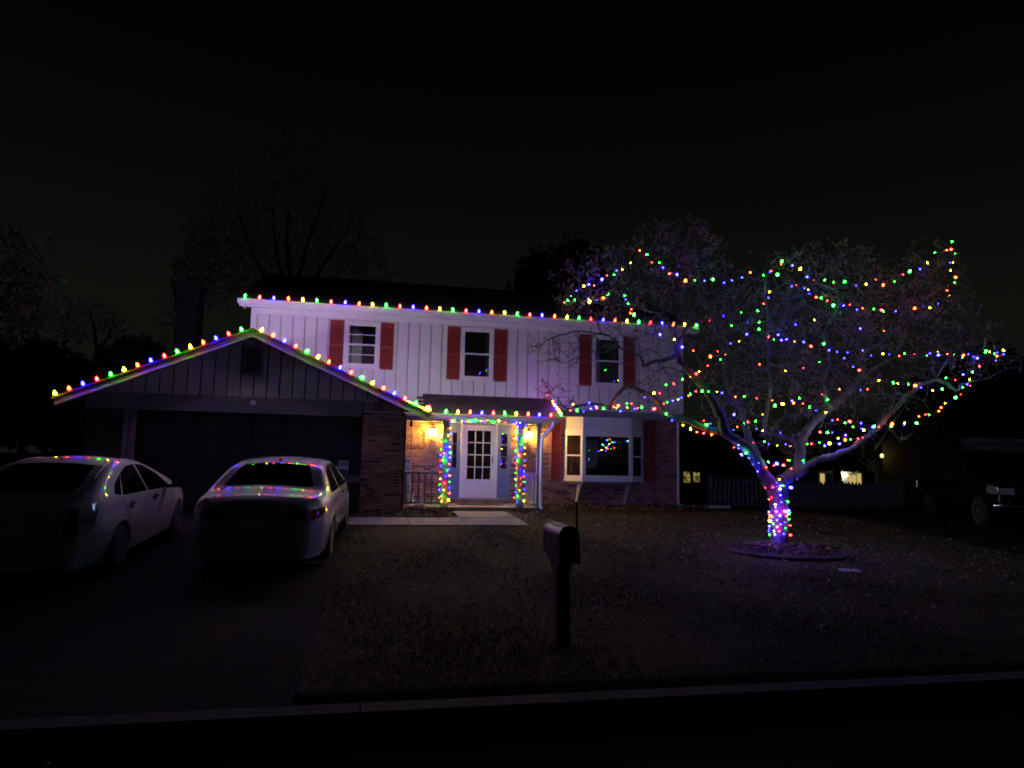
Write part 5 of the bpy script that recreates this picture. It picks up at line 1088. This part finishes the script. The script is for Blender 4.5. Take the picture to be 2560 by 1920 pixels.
for (bx_, tops, ww, Y_, lab) in ((60, 880, 150, 33, 'broad dark tree at the edge of the driveway side yard'), (190, 930, 90, 40, 'low dark tree filling the gap beyond the garage'), (2480, 900, 120, 40, 'broad dark tree behind the neighbouring garage'), (2360, 960, 110, 46, 'dark tree crown over the neighbouring gable')):
    bare_tree(lab, (bx_, 1150), Y_, [[(bx_, 1150), (bx_+2, tops+90), (bx_-3, tops+20)]], [(bx_, tops+60, ww*.7, 50, 0, 1, 1)], 50, .2, BG, 5200, [(bx_-ww*.45, tops+50, ww*.6, 60, 0, 1.5, 1), (bx_+ww*.45, tops+65, ww*.6, 60, 0, 1.5, 1), (bx_, tops+20, ww*.6, 50, 0, 1.5, 1), (bx_, tops+140, ww, 80, 0, 1.5, 1)], .42)
# clipped shrubs in front of the far windows
bare_tree('dark shrub standing before the far glowing windows', (1722, 1245), 43, [[(1722, 1245), (1726, 1215), (1729, 1185)]], [(1725, 1200, 30, 30, 0, .8, 1)], 60, .06, BG, 520, [(1722, 1200, 38, 34, 0, .8, 1), (1715, 1180, 20, 20, 0, .6, .6), (1760, 1210, 20, 30, 0, .6, .7)], .14)

# ------------------------------------------------------------------ grass and fallen leaves
def on_lawn(x, y):
    if y < 4.74 or y > 18.6: return False
    e_ = .07*math.sin(y*3.1)+.05*math.sin(y*7.7+1)+random.uniform(-.05, .05)
    if DX0 < x < DX1-.02+e_ or 12.1+e_ < x < 21: return False
    if y > 14.13 and -.42 < x < 3.35: return False
    if y > 15.9 and x < 9.4: return not (x > GX0-1) if x < 3.4 else not inpoly(x, y, B2)
    if ((x-c0[0])/ringx)**2+((y-c0[1])/ringy)**2 < 1.1: return False
    return True
gb = MB(); k = 0; N_ = 150000
V_ = np.empty((N_*3, 3)); 
while k < N_:
    y = 4.75+13*random.random()**1.1; x = random.uniform(-1.0, 14.5) if random.random() < .93 else random.uniform(-11, DX0)
    if not on_lawn(x, y): continue
    a = random.uniform(0, 6.283); h = random.uniform(.012, .042)*(.8+.5*math.sin(x*1.7)*math.sin(y*1.3)); ww = random.uniform(.003, .007); l = random.uniform(.0, .05); z = g(y)-.003
    V_[3*k] = (x-math.cos(a)*ww, y-math.sin(a)*ww, z); V_[3*k+1] = (x+math.cos(a)*ww, y+math.sin(a)*ww, z); V_[3*k+2] = (x-math.sin(a)*l, y+math.cos(a)*l, z+h); k += 1
me = bpy.data.meshes.new('grass'); me.from_pydata(V_.tolist(), [], [(3*i, 3*i+1, 3*i+2) for i in range(N_)]); me.update()
o = link('grass', me, M['grass']); tag(o, 'short winter grass of the front lawn', 'grass', kind='stuff')
lv = MB(); k = 0
while k < 4200:
    y = 4.0+13.4*random.random()**.7; x = random.uniform(-6, 14.5)
    if -6.6 < x < DX1 and random.random() < .8: continue
    if not on_lawn(x, y) and random.random() < .85: continue
    if y > 14.3 and -6 < x < .75: continue
    if y > 15.8: continue
    if random.random() < .55*ss((9-y)/5): continue
    quad_leaf(lv, (x, y, (g(y) if y > 4.72 else -.14)+random.uniform(.018, .05)), random.uniform(.03, .085), random.uniform(.02, .05), .6); k += 1
o = link('fallen_leaves', lv, M['leaf_litter']); tag(o, 'dry leaves scattered over the lawn, walk and drive', 'leaves', kind='stuff')
